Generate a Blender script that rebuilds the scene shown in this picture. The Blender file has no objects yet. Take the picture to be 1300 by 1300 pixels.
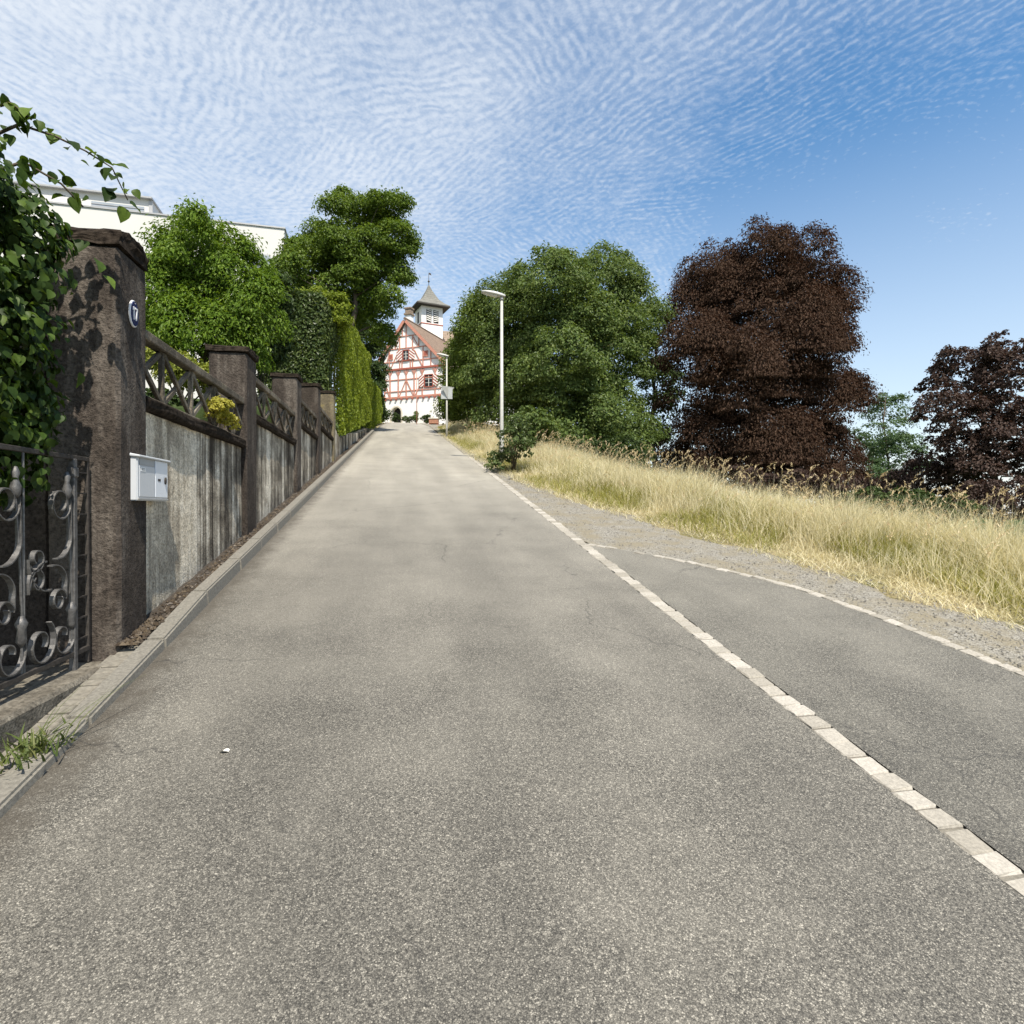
import bpy, bmesh, math, random
import numpy as np
from mathutils import Vector, Matrix

random.seed(7)
rng = np.random.default_rng(11)
S = bpy.context.scene
COL = S.collection
R = math.radians

# ------------------------------------------------------------------ camera, sky, sun, exposure
EYE = 1.65
YAW = R(10.788)
PITCH = math.atan(5 / 740)
cam = bpy.data.cameras.new('camera')
cam.sensor_width = 36.0
cam.lens = 36.0 * 740 / 1300
cam.clip_start = 0.05
cam.clip_end = 4000
camo = bpy.data.objects.new('camera', cam)
COL.objects.link(camo)
camo.location = (0, 0, EYE)
camo.rotation_euler = (math.pi / 2 - PITCH, 0, -YAW)
S.camera = camo

SUN_EL = R(57)
SUN_AZ = R(167)           # compass angle of the sun, clockwise from +Y (road direction)
sun = bpy.data.lights.new('sun', 'SUN')
sun.energy = 4.2
sun.angle = R(0.53)
sun.color = (1.0, 0.93, 0.82)
suno = bpy.data.objects.new('sun', sun)
COL.objects.link(suno)
sdir = Vector((math.sin(SUN_AZ) * math.cos(SUN_EL), math.cos(SUN_AZ) * math.cos(SUN_EL), math.sin(SUN_EL)))
suno.rotation_euler = sdir.to_track_quat('Z', 'Y').to_euler()
suno.location = (0, -30, 60)

S.view_settings.view_transform = 'Standard'
S.view_settings.look = 'None'
S.view_settings.exposure = 0.9
S.view_settings.gamma = 1.0
S.view_settings.use_curve_mapping = False

W = bpy.data.worlds.new('World')
S.world = W
W.use_nodes = True


class NT:
    """tiny node-tree helper"""
    def __init__(s, tree):
        s.t = tree
        s.n = tree.nodes
        s.l = tree.links

    def node(s, typ, **kw):
        nd = s.n.new(typ)
        for k, v in kw.items():
            setattr(nd, k, v)
        return nd

    def put(s, sock, v):
        if v is None:
            return
        if isinstance(v, bpy.types.NodeSocket):
            s.l.new(v, sock)
        else:
            sock.default_value = v

    def math(s, op, a, b=None, c=None, clamp=False):
        nd = s.node('ShaderNodeMath', operation=op, use_clamp=clamp)
        for i, v in enumerate((a, b, c)):
            s.put(nd.inputs[i], v)
        return nd.outputs[0]

    def vmath(s, op, a, b=None):
        nd = s.node('ShaderNodeVectorMath', operation=op)
        s.put(nd.inputs[0], a)
        s.put(nd.inputs[1], b)
        return nd

    def noise(s, vec, scale, detail=3, rough=0.55, dist=0.0):
        nd = s.node('ShaderNodeTexNoise')
        s.put(nd.inputs['Vector'], vec)
        nd.inputs['Scale'].default_value = scale
        nd.inputs['Detail'].default_value = detail
        nd.inputs['Roughness'].default_value = rough
        nd.inputs['Distortion'].default_value = dist
        return nd.outputs['Fac']

    def ramp(s, fac, stops, interp='LINEAR'):
        nd = s.node('ShaderNodeValToRGB')
        cr = nd.color_ramp
        cr.interpolation = interp
        while len(cr.elements) < len(stops):
            cr.elements.new(0.5)
        for e, (p, c) in zip(cr.elements, stops):
            e.position = p
            e.color = (c[0], c[1], c[2], 1) if hasattr(c, '__len__') else (c, c, c, 1)
        s.put(nd.inputs[0], fac)
        return nd.outputs[0]

    def mix(s, fac, a, b, blend='MIX'):
        nd = s.node('ShaderNodeMix', data_type='RGBA', blend_type=blend)
        s.put(nd.inputs[0], fac)
        for i, v in ((6, a), (7, b)):
            if isinstance(v, tuple) and len(v) == 3:
                v = (*v, 1)
            s.put(nd.inputs[i], v)
        return nd.outputs[2]

    def rng(s, v, a, b, c=0.0, d=1.0, smooth=False):
        nd = s.node('ShaderNodeMapRange')
        if smooth:
            nd.interpolation_type = 'SMOOTHSTEP'
        s.put(nd.inputs[0], v)
        for i, x in enumerate((a, b, c, d)):
            s.put(nd.inputs[i + 1], x)
        return nd.outputs[0]

    def scale(s, vec, xyz, rot=(0, 0, 0), loc=(0, 0, 0)):
        nd = s.node('ShaderNodeMapping')
        s.put(nd.inputs[0], vec)
        nd.inputs['Scale'].default_value = xyz
        nd.inputs['Rotation'].default_value = rot
        nd.inputs['Location'].default_value = loc
        return nd.outputs[0]


def build_world():
    t = NT(W.node_tree)
    t.n.clear()
    out = t.node('ShaderNodeOutputWorld')
    bg = t.node('ShaderNodeBackground')
    bg.inputs['Strength'].default_value = 0.11
    sky = t.node('ShaderNodeTexSky', sky_type='NISHITA')
    sky.sun_disc = False
    sky.sun_elevation = SUN_EL
    sky.sun_rotation = SUN_AZ
    sky.altitude = 400
    sky.air_density = 1.15
    sky.dust_density = 0.4
    sky.ozone_density = 1.6
    tc = t.node('ShaderNodeTexCoord')
    d = tc.outputs['Generated']
    sp = t.node('ShaderNodeSeparateXYZ')
    t.put(sp.inputs[0], d)
    z = t.math('MAXIMUM', sp.outputs[2], 0.0)
    zz = t.math('ADD', z, 0.10)
    cb = t.node('ShaderNodeCombineXYZ')
    t.put(cb.inputs[0], t.math('DIVIDE', sp.outputs[0], zz))
    t.put(cb.inputs[1], t.math('DIVIDE', sp.outputs[1], zz))
    p = cb.outputs[0]
    # gentle warp of the cloud plane
    def warp(vec, scale, amt, det=2):
        nz = t.node('ShaderNodeTexNoise')
        t.put(nz.inputs['Vector'], vec)
        nz.inputs['Scale'].default_value = scale
        nz.inputs['Detail'].default_value = det
        w0 = t.vmath('SUBTRACT', nz.outputs['Color'], (0.5, 0.5, 0.5)).outputs[0]
        sc = t.node('ShaderNodeVectorMath', operation='SCALE')
        t.put(sc.inputs[0], w0)
        sc.inputs['Scale'].default_value = amt
        return t.vmath('ADD', vec, sc.outputs[0]).outputs[0]

    q = warp(warp(p, 1.6, 0.16), 9, 0.028)

    ph = t.math('MULTIPLY', t.noise(p, 3.4, 6, 0.66), 30.0)

    def ripple(ang, period, k=1.0):
        d_ = (math.cos(R(ang)), math.sin(R(ang)), 0.0)
        x_ = t.vmath('DOT_PRODUCT', q, d_).outputs['Value']
        w_ = t.math('SINE', t.math('ADD', t.math('MULTIPLY', x_, 2 * math.pi / period), t.math('MULTIPLY', ph, k)))
        return t.math('ADD', t.math('MULTIPLY', w_, 0.30), 0.5)

    r1, r2, r3 = ripple(28, 0.0205), ripple(72, 0.022, -0.9), ripple(-38, 0.0205, 0.8)
    s1 = t.rng(t.noise(p, 1.5, 2, 0.5), 0.40, 0.60, 0, 1, True)
    s2 = t.rng(t.noise(t.scale(p, (1, 1, 1), (0, 0, 0), (5, 3, 0)), 1.3, 2, 0.5), 0.46, 0.64, 0, 1, True)

    def lerp(f, a, b):
        nd = t.node('ShaderNodeMix', data_type='FLOAT')
        t.put(nd.inputs[0], f)
        t.put(nd.inputs[2], a)
        t.put(nd.inputs[3], b)
        return nd.outputs[0]

    r = lerp(s2, lerp(s1, r1, r2), r3)
    puff = t.noise(q, 50, 5, 0.68)
    brk = t.math('MULTIPLY', t.rng(t.noise(q, 38, 2, 0.6), 0.38, 0.58, 0.05, 1.0), t.rng(t.noise(p, 5, 3, 0.6), 0.35, 0.6, 0.4, 1.0))
    r = lerp(brk, 0.5, r)
    cell = t.math('ADD', t.math('MULTIPLY', r, 0.40), t.math('MULTIPLY', puff, 0.60))
    big = t.noise(p, 1.1, 4, 0.6)
    # the sheet is thicker towards the left (-x) and thins out to the right
    left = t.math('MULTIPLY', t.math('SUBTRACT', sp.outputs[0], 0.12), -0.17)
    cover = t.math('ADD', t.math('MULTIPLY', t.math('SUBTRACT', big, 0.5), 0.34), left)
    thick = t.rng(t.math('ADD', cell, cover), 0.34, 0.70, 0.0, 1.0, True)
    veil = t.rng(t.math('ADD', t.noise(p, 1.2, 5, 0.62), t.math('MULTIPLY', left, 2.6)), 0.24, 0.84, 0.0, 0.60)
    m = t.math('ADD', t.math('MULTIPLY', thick, 0.33), veil, None, True)
    low = t.rng(z, 0.02, 0.50, 0.72, 0.0)
    m = t.math('MAXIMUM', m, low)
    m = t.math('MINIMUM', m, 0.92)
    cloud = (4.5, 4.75, 5.05, 1)
    hs = t.node('ShaderNodeHueSaturation')
    hs.inputs['Saturation'].default_value = 1.22
    hs.inputs['Value'].default_value = 0.90
    hs.inputs['Hue'].default_value = 0.495
    t.put(hs.inputs['Color'], sky.outputs[0])
    col = t.mix(m, hs.outputs[0], cloud)
    t.put(bg.inputs['Color'], col)
    t.l.new(bg.outputs[0], out.inputs[0])


build_world()

# ------------------------------------------------------------------ geometry helpers
fw = np.array([math.sin(YAW), math.cos(YAW), 0.0])
rt = np.array([math.cos(YAW), -math.sin(YAW), 0.0])


def at(px, py, Z):
    """world point that lies Z metres deep behind photo pixel (px, py)"""
    v = fw * Z + rt * ((px - 650) / 740 * Z)
    return np.array([v[0], v[1], EYE + (645 - py) / 740 * Z])


def ground_road(y):
    y = np.asarray(y, float)
    a = 0.175 * np.clip(y, -30, 45)
    b = 0.155 * np.clip(y - 45, 0, 22)
    c = 0.03 * np.clip(y - 67, 0, 60)
    return a + b + c


EDGE_Y = [-40, 0, 3.3, 4.26, 5.37, 6.81, 9.06, 11.77, 15.5, 20.6, 34.8, 44, 56, 66, 90]
EDGE_X = [6.5, 6.0, 5.45, 5.13, 4.85, 4.4, 3.7, 3.08, 2.78, 2.62, 2.62, 3.0, 6, 14, 20]


def edge(y):
    return np.interp(y, EDGE_Y, EDGE_X)


def gz(x, y):
    x = np.asarray(x, float)
    y = np.asarray(y, float)
    z = ground_road(y)
    d = x - edge(y) - 1.35
    lim = 3.0 + z + 6
    drop = np.clip(d, 0, None)
    drop = 0.36 * drop * drop / (drop + 1.2)
    z = z - np.minimum(drop, lim)
    # garden terrace behind the wall on the left
    t = np.clip((-1.98 - x) / 0.25, 0, 1) * np.clip((y - 4.25) / 0.3, 0, 1)
    z = z + t * (1.25 * np.clip((24 - y) / 8, 0, 1) + 0.3 + np.clip(-x - 4, 0, 25) * 0.08)
    g = np.clip((-1.76 - x) / 0.05, 0, 1) * np.clip((4.25 - y) / 0.05, 0, 1) * np.clip((y - 1.0) / 0.1, 0, 1)
    z = np.where(g > 0, z * (1 - g) + g * 0.62, z)
    return z


def link(o, parent=None):
    COL.objects.link(o)
    if parent is not None:
        o.parent = parent
    return o


def tag(o, label=None, cat=None, group=None, kind=None):
    if label:
        o['label'] = label
    if cat:
        o['category'] = cat
    if group:
        o['group'] = group
    if kind:
        o['kind'] = kind
    return o


def thing(name, label, cat, loc=(0, 0, 0), rz=0.0, group=None):
    o = bpy.data.objects.new(name, None)
    o.empty_display_size = 0.2
    o.location = loc
    o.rotation_euler = (0, 0, rz)
    link(o)
    return tag(o, label, cat, group)


def np_mesh(name, verts, faces, mats, smooth=False, midx=None):
    """verts (n,3), faces (m,k) all of the same size"""
    me = bpy.data.meshes.new(name)
    verts = np.asarray(verts, np.float32)
    faces = np.asarray(faces, np.int32)
    m, k = faces.shape
    me.vertices.add(len(verts))
    me.vertices.foreach_set('co', verts.ravel())
    me.loops.add(m * k)
    me.loops.foreach_set('vertex_index', faces.ravel())
    me.polygons.add(m)
    me.polygons.foreach_set('loop_start', np.arange(0, m * k, k, dtype=np.int32))
    for mt in (mats if isinstance(mats, (list, tuple)) else [mats]):
        me.materials.append(mt)
    if midx is not None:
        me.polygons.foreach_set('material_index', np.asarray(midx, np.int32))
    me.polygons.foreach_set('use_smooth', np.full(m, smooth))
    me.update(calc_edges=True)
    return me


def obj(name, me, parent=None, loc=None, rot=None):
    o = bpy.data.objects.new(name, me)
    if loc is not None:
        o.location = loc
    if rot is not None:
        o.rotation_euler = rot
    return link(o, parent)


class MB:
    """collects boxes, bars, tubes and lathes into ONE mesh"""
    def __init__(s):
        s.v, s.f, s.mi = [], [], []
        s.cur = 0

    def add(s, vs, fs):
        b = len(s.v)
        s.v += [tuple(v) for v in vs]
        s.f += [tuple(b + i for i in f) for f in fs]
        s.mi += [s.cur] * len(fs)
        return s

    def box(s, lo, hi, M=None):
        (a, b, c), (d, e, f) = lo, hi
        vs = [(a, b, c), (d, b, c), (d, e, c), (a, e, c), (a, b, f), (d, b, f), (d, e, f), (a, e, f)]
        if M is not None:
            vs = [tuple(M @ Vector(v)) for v in vs]
        return s.add(vs, [(0, 3, 2, 1), (4, 5, 6, 7), (0, 1, 5, 4), (1, 2, 6, 5), (2, 3, 7, 6), (3, 0, 4, 7)])

    def bar(s, p, q, w, h, up=(0, 0, 1)):
        p, q = Vector(p), Vector(q)
        d = (q - p).normalized()
        u = Vector(up)
        if abs(d.dot(u)) > 0.98:
            u = Vector((0, 1, 0))
        a = d.cross(u).normalized() * (w / 2)
        b = a.cross(d).normalized() * (h / 2)
        vs = [p - a - b, p + a - b, p + a + b, p - a + b, q - a - b, q + a - b, q + a + b, q - a + b]
        return s.add(vs, [(0, 3, 2, 1), (4, 5, 6, 7), (0, 1, 5, 4), (1, 2, 6, 5), (2, 3, 7, 6), (3, 0, 4, 7)])

    def tube(s, pts, rad, n=8, cap=True):
        pts = [Vector(p) for p in pts]
        rads = rad if hasattr(rad, '__len__') else [rad] * len(pts)
        rings = []
        u = None
        for i, p in enumerate(pts):
            d = (pts[min(i + 1, len(pts) - 1)] - pts[max(i - 1, 0)]).normalized()
            if u is None:
                u = d.orthogonal().normalized()
            else:
                u = (u - d * u.dot(d))
                u = u.normalized() if u.length > 1e-6 else d.orthogonal().normalized()
            w = d.cross(u)
            rings.append([p + (u * math.cos(2 * math.pi * k / n) + w * math.sin(2 * math.pi * k / n)) * rads[i] for k in range(n)])
        vs = [v for r in rings for v in r]
        fs = []
        for i in range(len(pts) - 1):
            for k in range(n):
                fs.append((i * n + k, i * n + (k + 1) % n, (i + 1) * n + (k + 1) % n, (i + 1) * n + k))
        if cap:
            fs.append(tuple(reversed(range(n))))
            fs.append(tuple((len(pts) - 1) * n + k for k in range(n)))
        return s.add(vs, fs)

    def lathe(s, prof, n=12, c=(0, 0, 0)):
        vs, fs = [], []
        for r, z in prof:
            for k in range(n):
                a = 2 * math.pi * k / n
                vs.append((c[0] + r * math.cos(a), c[1] + r * math.sin(a), c[2] + z))
        for i in range(len(prof) - 1):
            for k in range(n):
                fs.append((i * n + k, i * n + (k + 1) % n, (i + 1) * n + (k + 1) % n, (i + 1) * n + k))
        fs.append(tuple(reversed(range(n))))
        fs.append(tuple((len(prof) - 1) * n + k for k in range(n)))
        return s.add(vs, fs)

    def prism(s, poly, ax, a, b):
        """polygon of (u, w) extruded along axis ax from a to b (ax 'y': u=x, w=z; ax 'x': u=y, w=z)"""
        def pt(u, w, t):
            return (u, t, w) if ax == 'y' else ((t, u, w) if ax == 'x' else (u, w, t))
        n = len(poly)
        vs = [pt(u, w, a) for u, w in poly] + [pt(u, w, b) for u, w in poly]
        fs = [tuple(range(n)), tuple(reversed(range(n, 2 * n)))]
        for k in range(n):
            fs.append((k, k + n, (k + 1) % n + n, (k + 1) % n))
        return s.add(vs, fs)

    def mesh(s, name, mats, bevel=0.0, smooth=False, seg=1):
        me = bpy.data.meshes.new(name)
        me.from_pydata(s.v, [], s.f)
        for m in (mats if isinstance(mats, (list, tuple)) else [mats]):
            me.materials.append(m)
        for p, i in zip(me.polygons, s.mi):
            p.material_index = i
            p.use_smooth = smooth
        bm = bmesh.new()
        bm.from_mesh(me)
        bmesh.ops.recalc_face_normals(bm, faces=bm.faces)
        if bevel > 0:
            bmesh.ops.bevel(bm, geom=list(bm.edges), offset=bevel, segments=seg, affect='EDGES', clamp_overlap=True)
        bm.to_mesh(me)
        bm.free()
        return me

    def build(s, name, mats, parent=None, bevel=0.0, smooth=False, seg=1, loc=None, rot=None):
        return obj(name, s.mesh(name, mats, bevel, smooth, seg), parent, loc, rot)


def roughen(me, cuts, amp, scale=3.0, keep=None):
    """subdivide and jitter a mesh so its faces and edges are not ruler-straight"""
    from mathutils import noise as mn
    bm = bmesh.new()
    bm.from_mesh(me)
    if cuts:
        bmesh.ops.subdivide_edges(bm, edges=list(bm.edges), cuts=cuts, use_grid_fill=True)
    for v in bm.verts:
        n = mn.noise_vector(v.co * scale) * amp + mn.noise_vector(v.co * scale * 4.1) * amp * 0.4
        v.co += n
    bm.to_mesh(me)
    bm.free()
    return me


# ------------------------------------------------------------------ materials
def new_mat(name):
    m = bpy.data.materials.new(name)
    m.use_nodes = True
    t = NT(m.node_tree)
    b = m.node_tree.nodes['Principled BSDF']
    return m, t, b


def pos(t):
    return t.node('ShaderNodeNewGeometry').outputs['Position']


def bump(t, b, h, strength=0.5, dist=0.01):
    nd = t.node('ShaderNodeBump')
    nd.inputs['Strength'].default_value = strength
    nd.inputs['Distance'].default_value = dist
    t.put(nd.inputs['Height'], h)
    t.put(b.inputs['Normal'], nd.outputs[0])


def simple(name, c, rough=0.6, var=0.15, scale=8, bmp=0.0, metal=0.0, spec=0.4):
    m, t, b = new_mat(name)
    n = t.noise(pos(t), scale, 4, 0.6)
    lo = tuple(x * (1 - var) for x in c)
    hi = tuple(min(1, x * (1 + var)) for x in c)
    t.put(b.inputs['Base Color'], t.ramp(n, [(0.3, lo), (0.7, hi)]))
    b.inputs['Roughness'].default_value = rough
    b.inputs['Metallic'].default_value = metal
    b.inputs['Specular IOR Level'].default_value = spec
    if bmp:
        bump(t, b, t.noise(pos(t), scale * 6, 3), bmp, 0.006)
    return m


def leaf_mat(name, c1, c2, c3=None, transl=0.35, rough=0.5, spec=0.25, tcol=None):
    """leaves: colour varies leaf by leaf; light passes through"""
    m, t, b = new_mat(name)
    g = t.node('ShaderNodeNewGeometry')
    r = g.outputs['Random Per Island']
    stops = [(0.0, c1), (1.0, c2)] if c3 is None else [(0.0, c1), (0.6, c2), (1.0, c3)]
    col = t.ramp(r, stops)
    patch = t.noise(g.outputs['Position'], 0.55, 2)
    col = t.mix(t.rng(patch, 0.35, 0.65, 0.0, 0.35), col, tuple(x * 0.62 for x in c2))
    t.put(b.inputs['Base Color'], col)
    b.inputs['Roughness'].default_value = rough
    b.inputs['Specular IOR Level'].default_value = spec
    tr = t.node('ShaderNodeBsdfTranslucent')
    t.put(tr.inputs['Color'], t.mix(1.0, col, tcol or (1.25, 1.2, 0.55), 'MULTIPLY'))
    mx = t.node('ShaderNodeMixShader')
    mx.inputs[0].default_value = transl
    t.l.new(b.outputs[0], mx.inputs[1])
    t.l.new(tr.outputs[0], mx.inputs[2])
    t.l.new(mx.outputs[0], m.node_tree.nodes['Material Output'].inputs[0])
    return m


def asphalt(name, tint, seedx):
    m, t, b = new_mat(name)
    p = t.scale(pos(t), (1, 1, 1), (0, 0, 0), (seedx, 0, 0))
    v = t.node('ShaderNodeTexVoronoi', feature='F1')
    t.put(v.inputs['Vector'], p)
    v.inputs['Scale'].default_value = 230
    v2 = t.node('ShaderNodeTexVoronoi', feature='F1')
    t.put(v2.inputs['Vector'], p)
    v2.inputs['Scale'].default_value = 125
    hs = t.node('ShaderNodeSeparateColor')
    t.put(hs.inputs[0], v.outputs['Color'])
    h2 = t.node('ShaderNodeSeparateColor')
    t.put(h2.inputs[0], v2.outputs['Color'])
    k = [tuple(c * x for c in tint) for x in (0.22, 0.55, 0.92, 1.45, 2.9)]
    stone = t.ramp(hs.outputs[0], [(0.0, k[0]), (0.25, k[1]), (0.6, k[2]), (0.88, k[3]), (1.0, k[4])])
    stone2 = t.ramp(h2.outputs[0], [(0.0, k[0]), (0.4, k[1]), (0.75, k[2]), (0.94, k[3]), (1.0, k[4])])
    col = t.mix(0.36, stone, stone2)
    gap = t.rng(v.outputs['Distance'], 0.35, 0.75, 1.0, 0.45)
    col = t.mix(1.0, col, gap, 'MULTIPLY')
    fine = t.noise(p, 300, 2)
    col = t.mix(1.0, col, t.rng(fine, 0.3, 0.7, 0.75, 1.25), 'MULTIPLY')
    big = t.noise(t.scale(p, (1.0, 0.35, 1)), 0.9, 5, 0.62)
    col = t.mix(1.0, col, t.rng(big, 0.3, 0.7, 0.90, 1.12), 'MULTIPLY')
    # vignette and grazing sheen painted in: paler up the hill, with patchy dust
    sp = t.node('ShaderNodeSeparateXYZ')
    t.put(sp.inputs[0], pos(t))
    sheen_wear = t.math('ADD', t.rng(sp.outputs[1], 2.0, 14.0, 0.0, 0.70), t.math('MULTIPLY', t.math('SUBTRACT', t.noise(p, 1.7, 4), 0.5), 0.5), None, True)
    col = t.mix(sheen_wear, col, tuple(c * 2.15 for c in tint))
    # worn wheel tracks, faint repairs and old drips
    tr_ = t.noise(t.scale(p, (1.6, 0.09, 1)), 1.0, 3, 0.5)
    col = t.mix(1.0, col, t.rng(tr_, 0.35, 0.65, 0.88, 1.12), 'MULTIPLY')
    stn = t.rng(t.noise(t.scale(p, (1, 1, 1), (0, 0, 0), (9, 2, 0)), 2.6, 5, 0.7), 0.62, 0.76, 0.0, 0.22)
    col = t.mix(stn, col, tuple(c * 0.55 for c in tint))
    # dirt gathers along the kerb
    kd = t.math('ADD', t.rng(sp.outputs[0], -1.52, -1.18, 1.0, 0.0), t.math('MULTIPLY', t.math('SUBTRACT', t.noise(p, 7, 4, 0.65), 0.5), 1.2))
    col = t.mix(t.rng(kd, 0.35, 0.95, 0.0, 0.75), col, (0.055, 0.046, 0.034))
    # a few fine cracks
    cr = t.node('ShaderNodeTexVoronoi', feature='DISTANCE_TO_EDGE')
    wv = t.vmath('ADD', p, t.vmath('MULTIPLY', t.node('ShaderNodeTexNoise').outputs['Color'], (0.0, 0.0, 0.0)).outputs[0]).outputs[0]
    nz = t.node('ShaderNodeTexNoise')
    t.put(nz.inputs['Vector'], p)
    nz.inputs['Scale'].default_value = 6
    nz.inputs['Detail'].default_value = 5
    t.put(cr.inputs['Vector'], t.vmath('ADD', wv, t.vmath('MULTIPLY', nz.outputs['Color'], (0.25, 0.25, 0)).outputs[0]).outputs[0])
    cr.inputs['Scale'].default_value = 0.42
    crack = t.math('MULTIPLY', t.rng(cr.outputs['Distance'], 0.0, 0.004, 0.55, 0.0), t.rng(t.noise(p, 0.7, 2), 0.48, 0.56, 0, 1))
    col = t.mix(crack, col, (0.02, 0.019, 0.018))
    t.put(b.inputs['Base Color'], col)
    b.inputs['Roughness'].default_value = 0.72
    b.inputs['Specular IOR Level'].default_value = 0.45
    hgt = t.math('ADD', t.math('MULTIPLY', v.outputs['Distance'], -1.0), t.math('MULTIPLY', hs.outputs[1], 0.5))
    bump(t, b, hgt, 0.45, 0.004)
    return m


def concrete(name, base, dark, pale, streak=0.6, zs=0.35, ys=9.0, rough_scale=90, lichen=0.0, bm=0.8):
    """roughcast concrete with rain streaks that run straight down"""
    m, t, b = new_mat(name)
    p = pos(t)
    st = t.noise(t.scale(p, (ys, ys, zs)), 1.0, 5, 0.6, 0.15)
    st2 = t.noise(t.scale(p, (ys * 3.1, ys * 3.1, zs * 1.4), (0, 0, 0), (3, 7, 1)), 1.0, 3, 0.6)
    g = t.noise(p, rough_scale, 3, 0.7)
    g2 = t.noise(p, rough_scale * 0.28, 4, 0.7)
    blot = t.noise(p, 2.2, 5, 0.65)
    grp = t.noise(t.scale(p, (ys * 0.28, ys * 0.28, zs * 0.5), (0, 0, 0), (1, 4, 2)), 1.0, 3, 0.5)
    fac = t.math('ADD', t.math('MULTIPLY', st, 0.55), t.math('MULTIPLY', st2, 0.45))
    fac = t.math('ADD', fac, t.math('MULTIPLY', t.math('SUBTRACT', grp, 0.5), 0.75))
    fac = t.math('ADD', fac, t.math('MULTIPLY', t.math('SUBTRACT', blot, 0.5), 0.55))
    col = t.ramp(fac, [(0.38, dark), (0.47, tuple((a + c) / 2 for a, c in zip(dark, base))), (0.53, base), (0.63, pale)])
    col = t.mix(1.0 - streak, col, base)
    col = t.mix(1.0, col, t.ramp(g, [(0.28, 0.40), (0.5, 1.0), (0.72, 1.45)]), 'MULTIPLY')
    col = t.mix(1.0, col, t.ramp(g2, [(0.3, 0.75), (0.7, 1.25)]), 'MULTIPLY')
    if lichen:
        lm = t.math('MULTIPLY', t.rng(t.noise(p, 5.0, 5, 0.7), 0.55, 0.7, 0, 1), lichen)
        col = t.mix(lm, col, (0.30, 0.24, 0.07))
    t.put(b.inputs['Base Color'], col)
    b.inputs['Roughness'].default_value = 0.92
    b.inputs['Specular IOR Level'].default_value = 0.15
    bump(t, b, t.math('ADD', g, t.math('MULTIPLY', g2, 0.8)), bm, 0.012)
    return m


M = {}
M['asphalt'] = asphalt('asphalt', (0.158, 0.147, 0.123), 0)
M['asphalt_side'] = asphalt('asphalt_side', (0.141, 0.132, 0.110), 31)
M['pillar'] = concrete('pillar_render', (0.062, 0.051, 0.042), (0.028, 0.022, 0.018), (0.13, 0.112, 0.094), 0.55, 0.9, 5, 48, 0, 1.0)
M['pillar_old'] = concrete('pillar_lichen', (0.17, 0.145, 0.095), (0.08, 0.065, 0.045), (0.26, 0.22, 0.15), 0.6, 0.5, 7, 70, 0.6)
M['panel'] = concrete('panel_pale', (0.52, 0.455, 0.35), (0.16, 0.132, 0.098), (0.68, 0.615, 0.50), 0.75, 0.28, 5, 60, 0.12)
M['panel_dark'] = concrete('panel_streaked', (0.28, 0.245, 0.19), (0.050, 0.041, 0.032), (0.62, 0.565, 0.465), 1.0, 0.16, 6.5, 55)
M['moss'] = simple('moss_cap', (0.028, 0.022, 0.017), 0.98, 0.75, 26, 1.0, spec=0.05)
M['litter'] = leaf_mat('litter', (0.03, 0.021, 0.014), (0.075, 0.056, 0.037), (0.13, 0.10, 0.065), 0.0)
M['lattice'] = concrete('lattice_concrete', (0.135, 0.115, 0.088), (0.05, 0.042, 0.033), (0.23, 0.20, 0.155), 0.6, 2.0, 4, 60, 0.1, 0.5)
M['kerb'] = simple('kerb_granite', (0.175, 0.163, 0.137), 0.85, 0.3, 60, 0.5)
M['slab'] = concrete('threshold_concrete', (0.14, 0.125, 0.10), (0.06, 0.052, 0.04), (0.20, 0.18, 0.145), 0.5, 4, 4, 50)
M['soil'] = simple('soil', (0.045, 0.036, 0.027), 0.95, 0.45, 40, 0.8)
M['bed'] = simple('mortar', (0.17, 0.158, 0.132), 0.95, 0.3, 50, 0.5)
M['brick_pale'] = simple('paver', (0.18, 0.165, 0.135), 0.9, 0.3, 30, 0.4)


def sett_mat():
    m, t, b = new_mat('sett_stone')
    oi = t.node('ShaderNodeObjectInfo').outputs['Random']
    p = pos(t)
    n = t.noise(p, 70, 4, 0.65)
    base = t.ramp(oi, [(0.0, (0.25, 0.228, 0.188)), (0.5, (0.315, 0.29, 0.245)), (1.0, (0.38, 0.352, 0.305))])
    col = t.mix(1.0, base, t.ramp(n, [(0.3, 0.72), (0.7, 1.2)]), 'MULTIPLY')
    t.put(b.inputs['Base Color'], col)
    b.inputs['Roughness'].default_value = 0.85
    bump(t, b, n, 0.5, 0.005)
    return m


M['sett'] = sett_mat()


def gravel_mat():
    m, t, b = new_mat('gravel')
    p = pos(t)
    v = t.node('ShaderNodeTexVoronoi', feature='F1')
    t.put(v.inputs['Vector'], p)
    v.inputs['Scale'].default_value = 85
    hs = t.node('ShaderNodeSeparateColor')
    t.put(hs.inputs[0], v.outputs['Color'])
    col = t.ramp(hs.outputs[0], [(0.0, (0.12, 0.110, 0.09)), (0.5, (0.20, 0.188, 0.16)), (1.0, (0.31, 0.295, 0.26))])
    n = t.noise(p, 3.0, 5, 0.6)
    col = t.mix(t.rng(n, 0.42, 0.62, 0.1, 0.85), col, (0.20, 0.172, 0.115))
    t.put(b.inputs['Base Color'], col)
    b.inputs['Roughness'].default_value = 0.95
    bump(t, b, v.outputs['Distance'], 0.7, 0.012)
    return m


M['gravel'] = gravel_mat()


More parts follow.
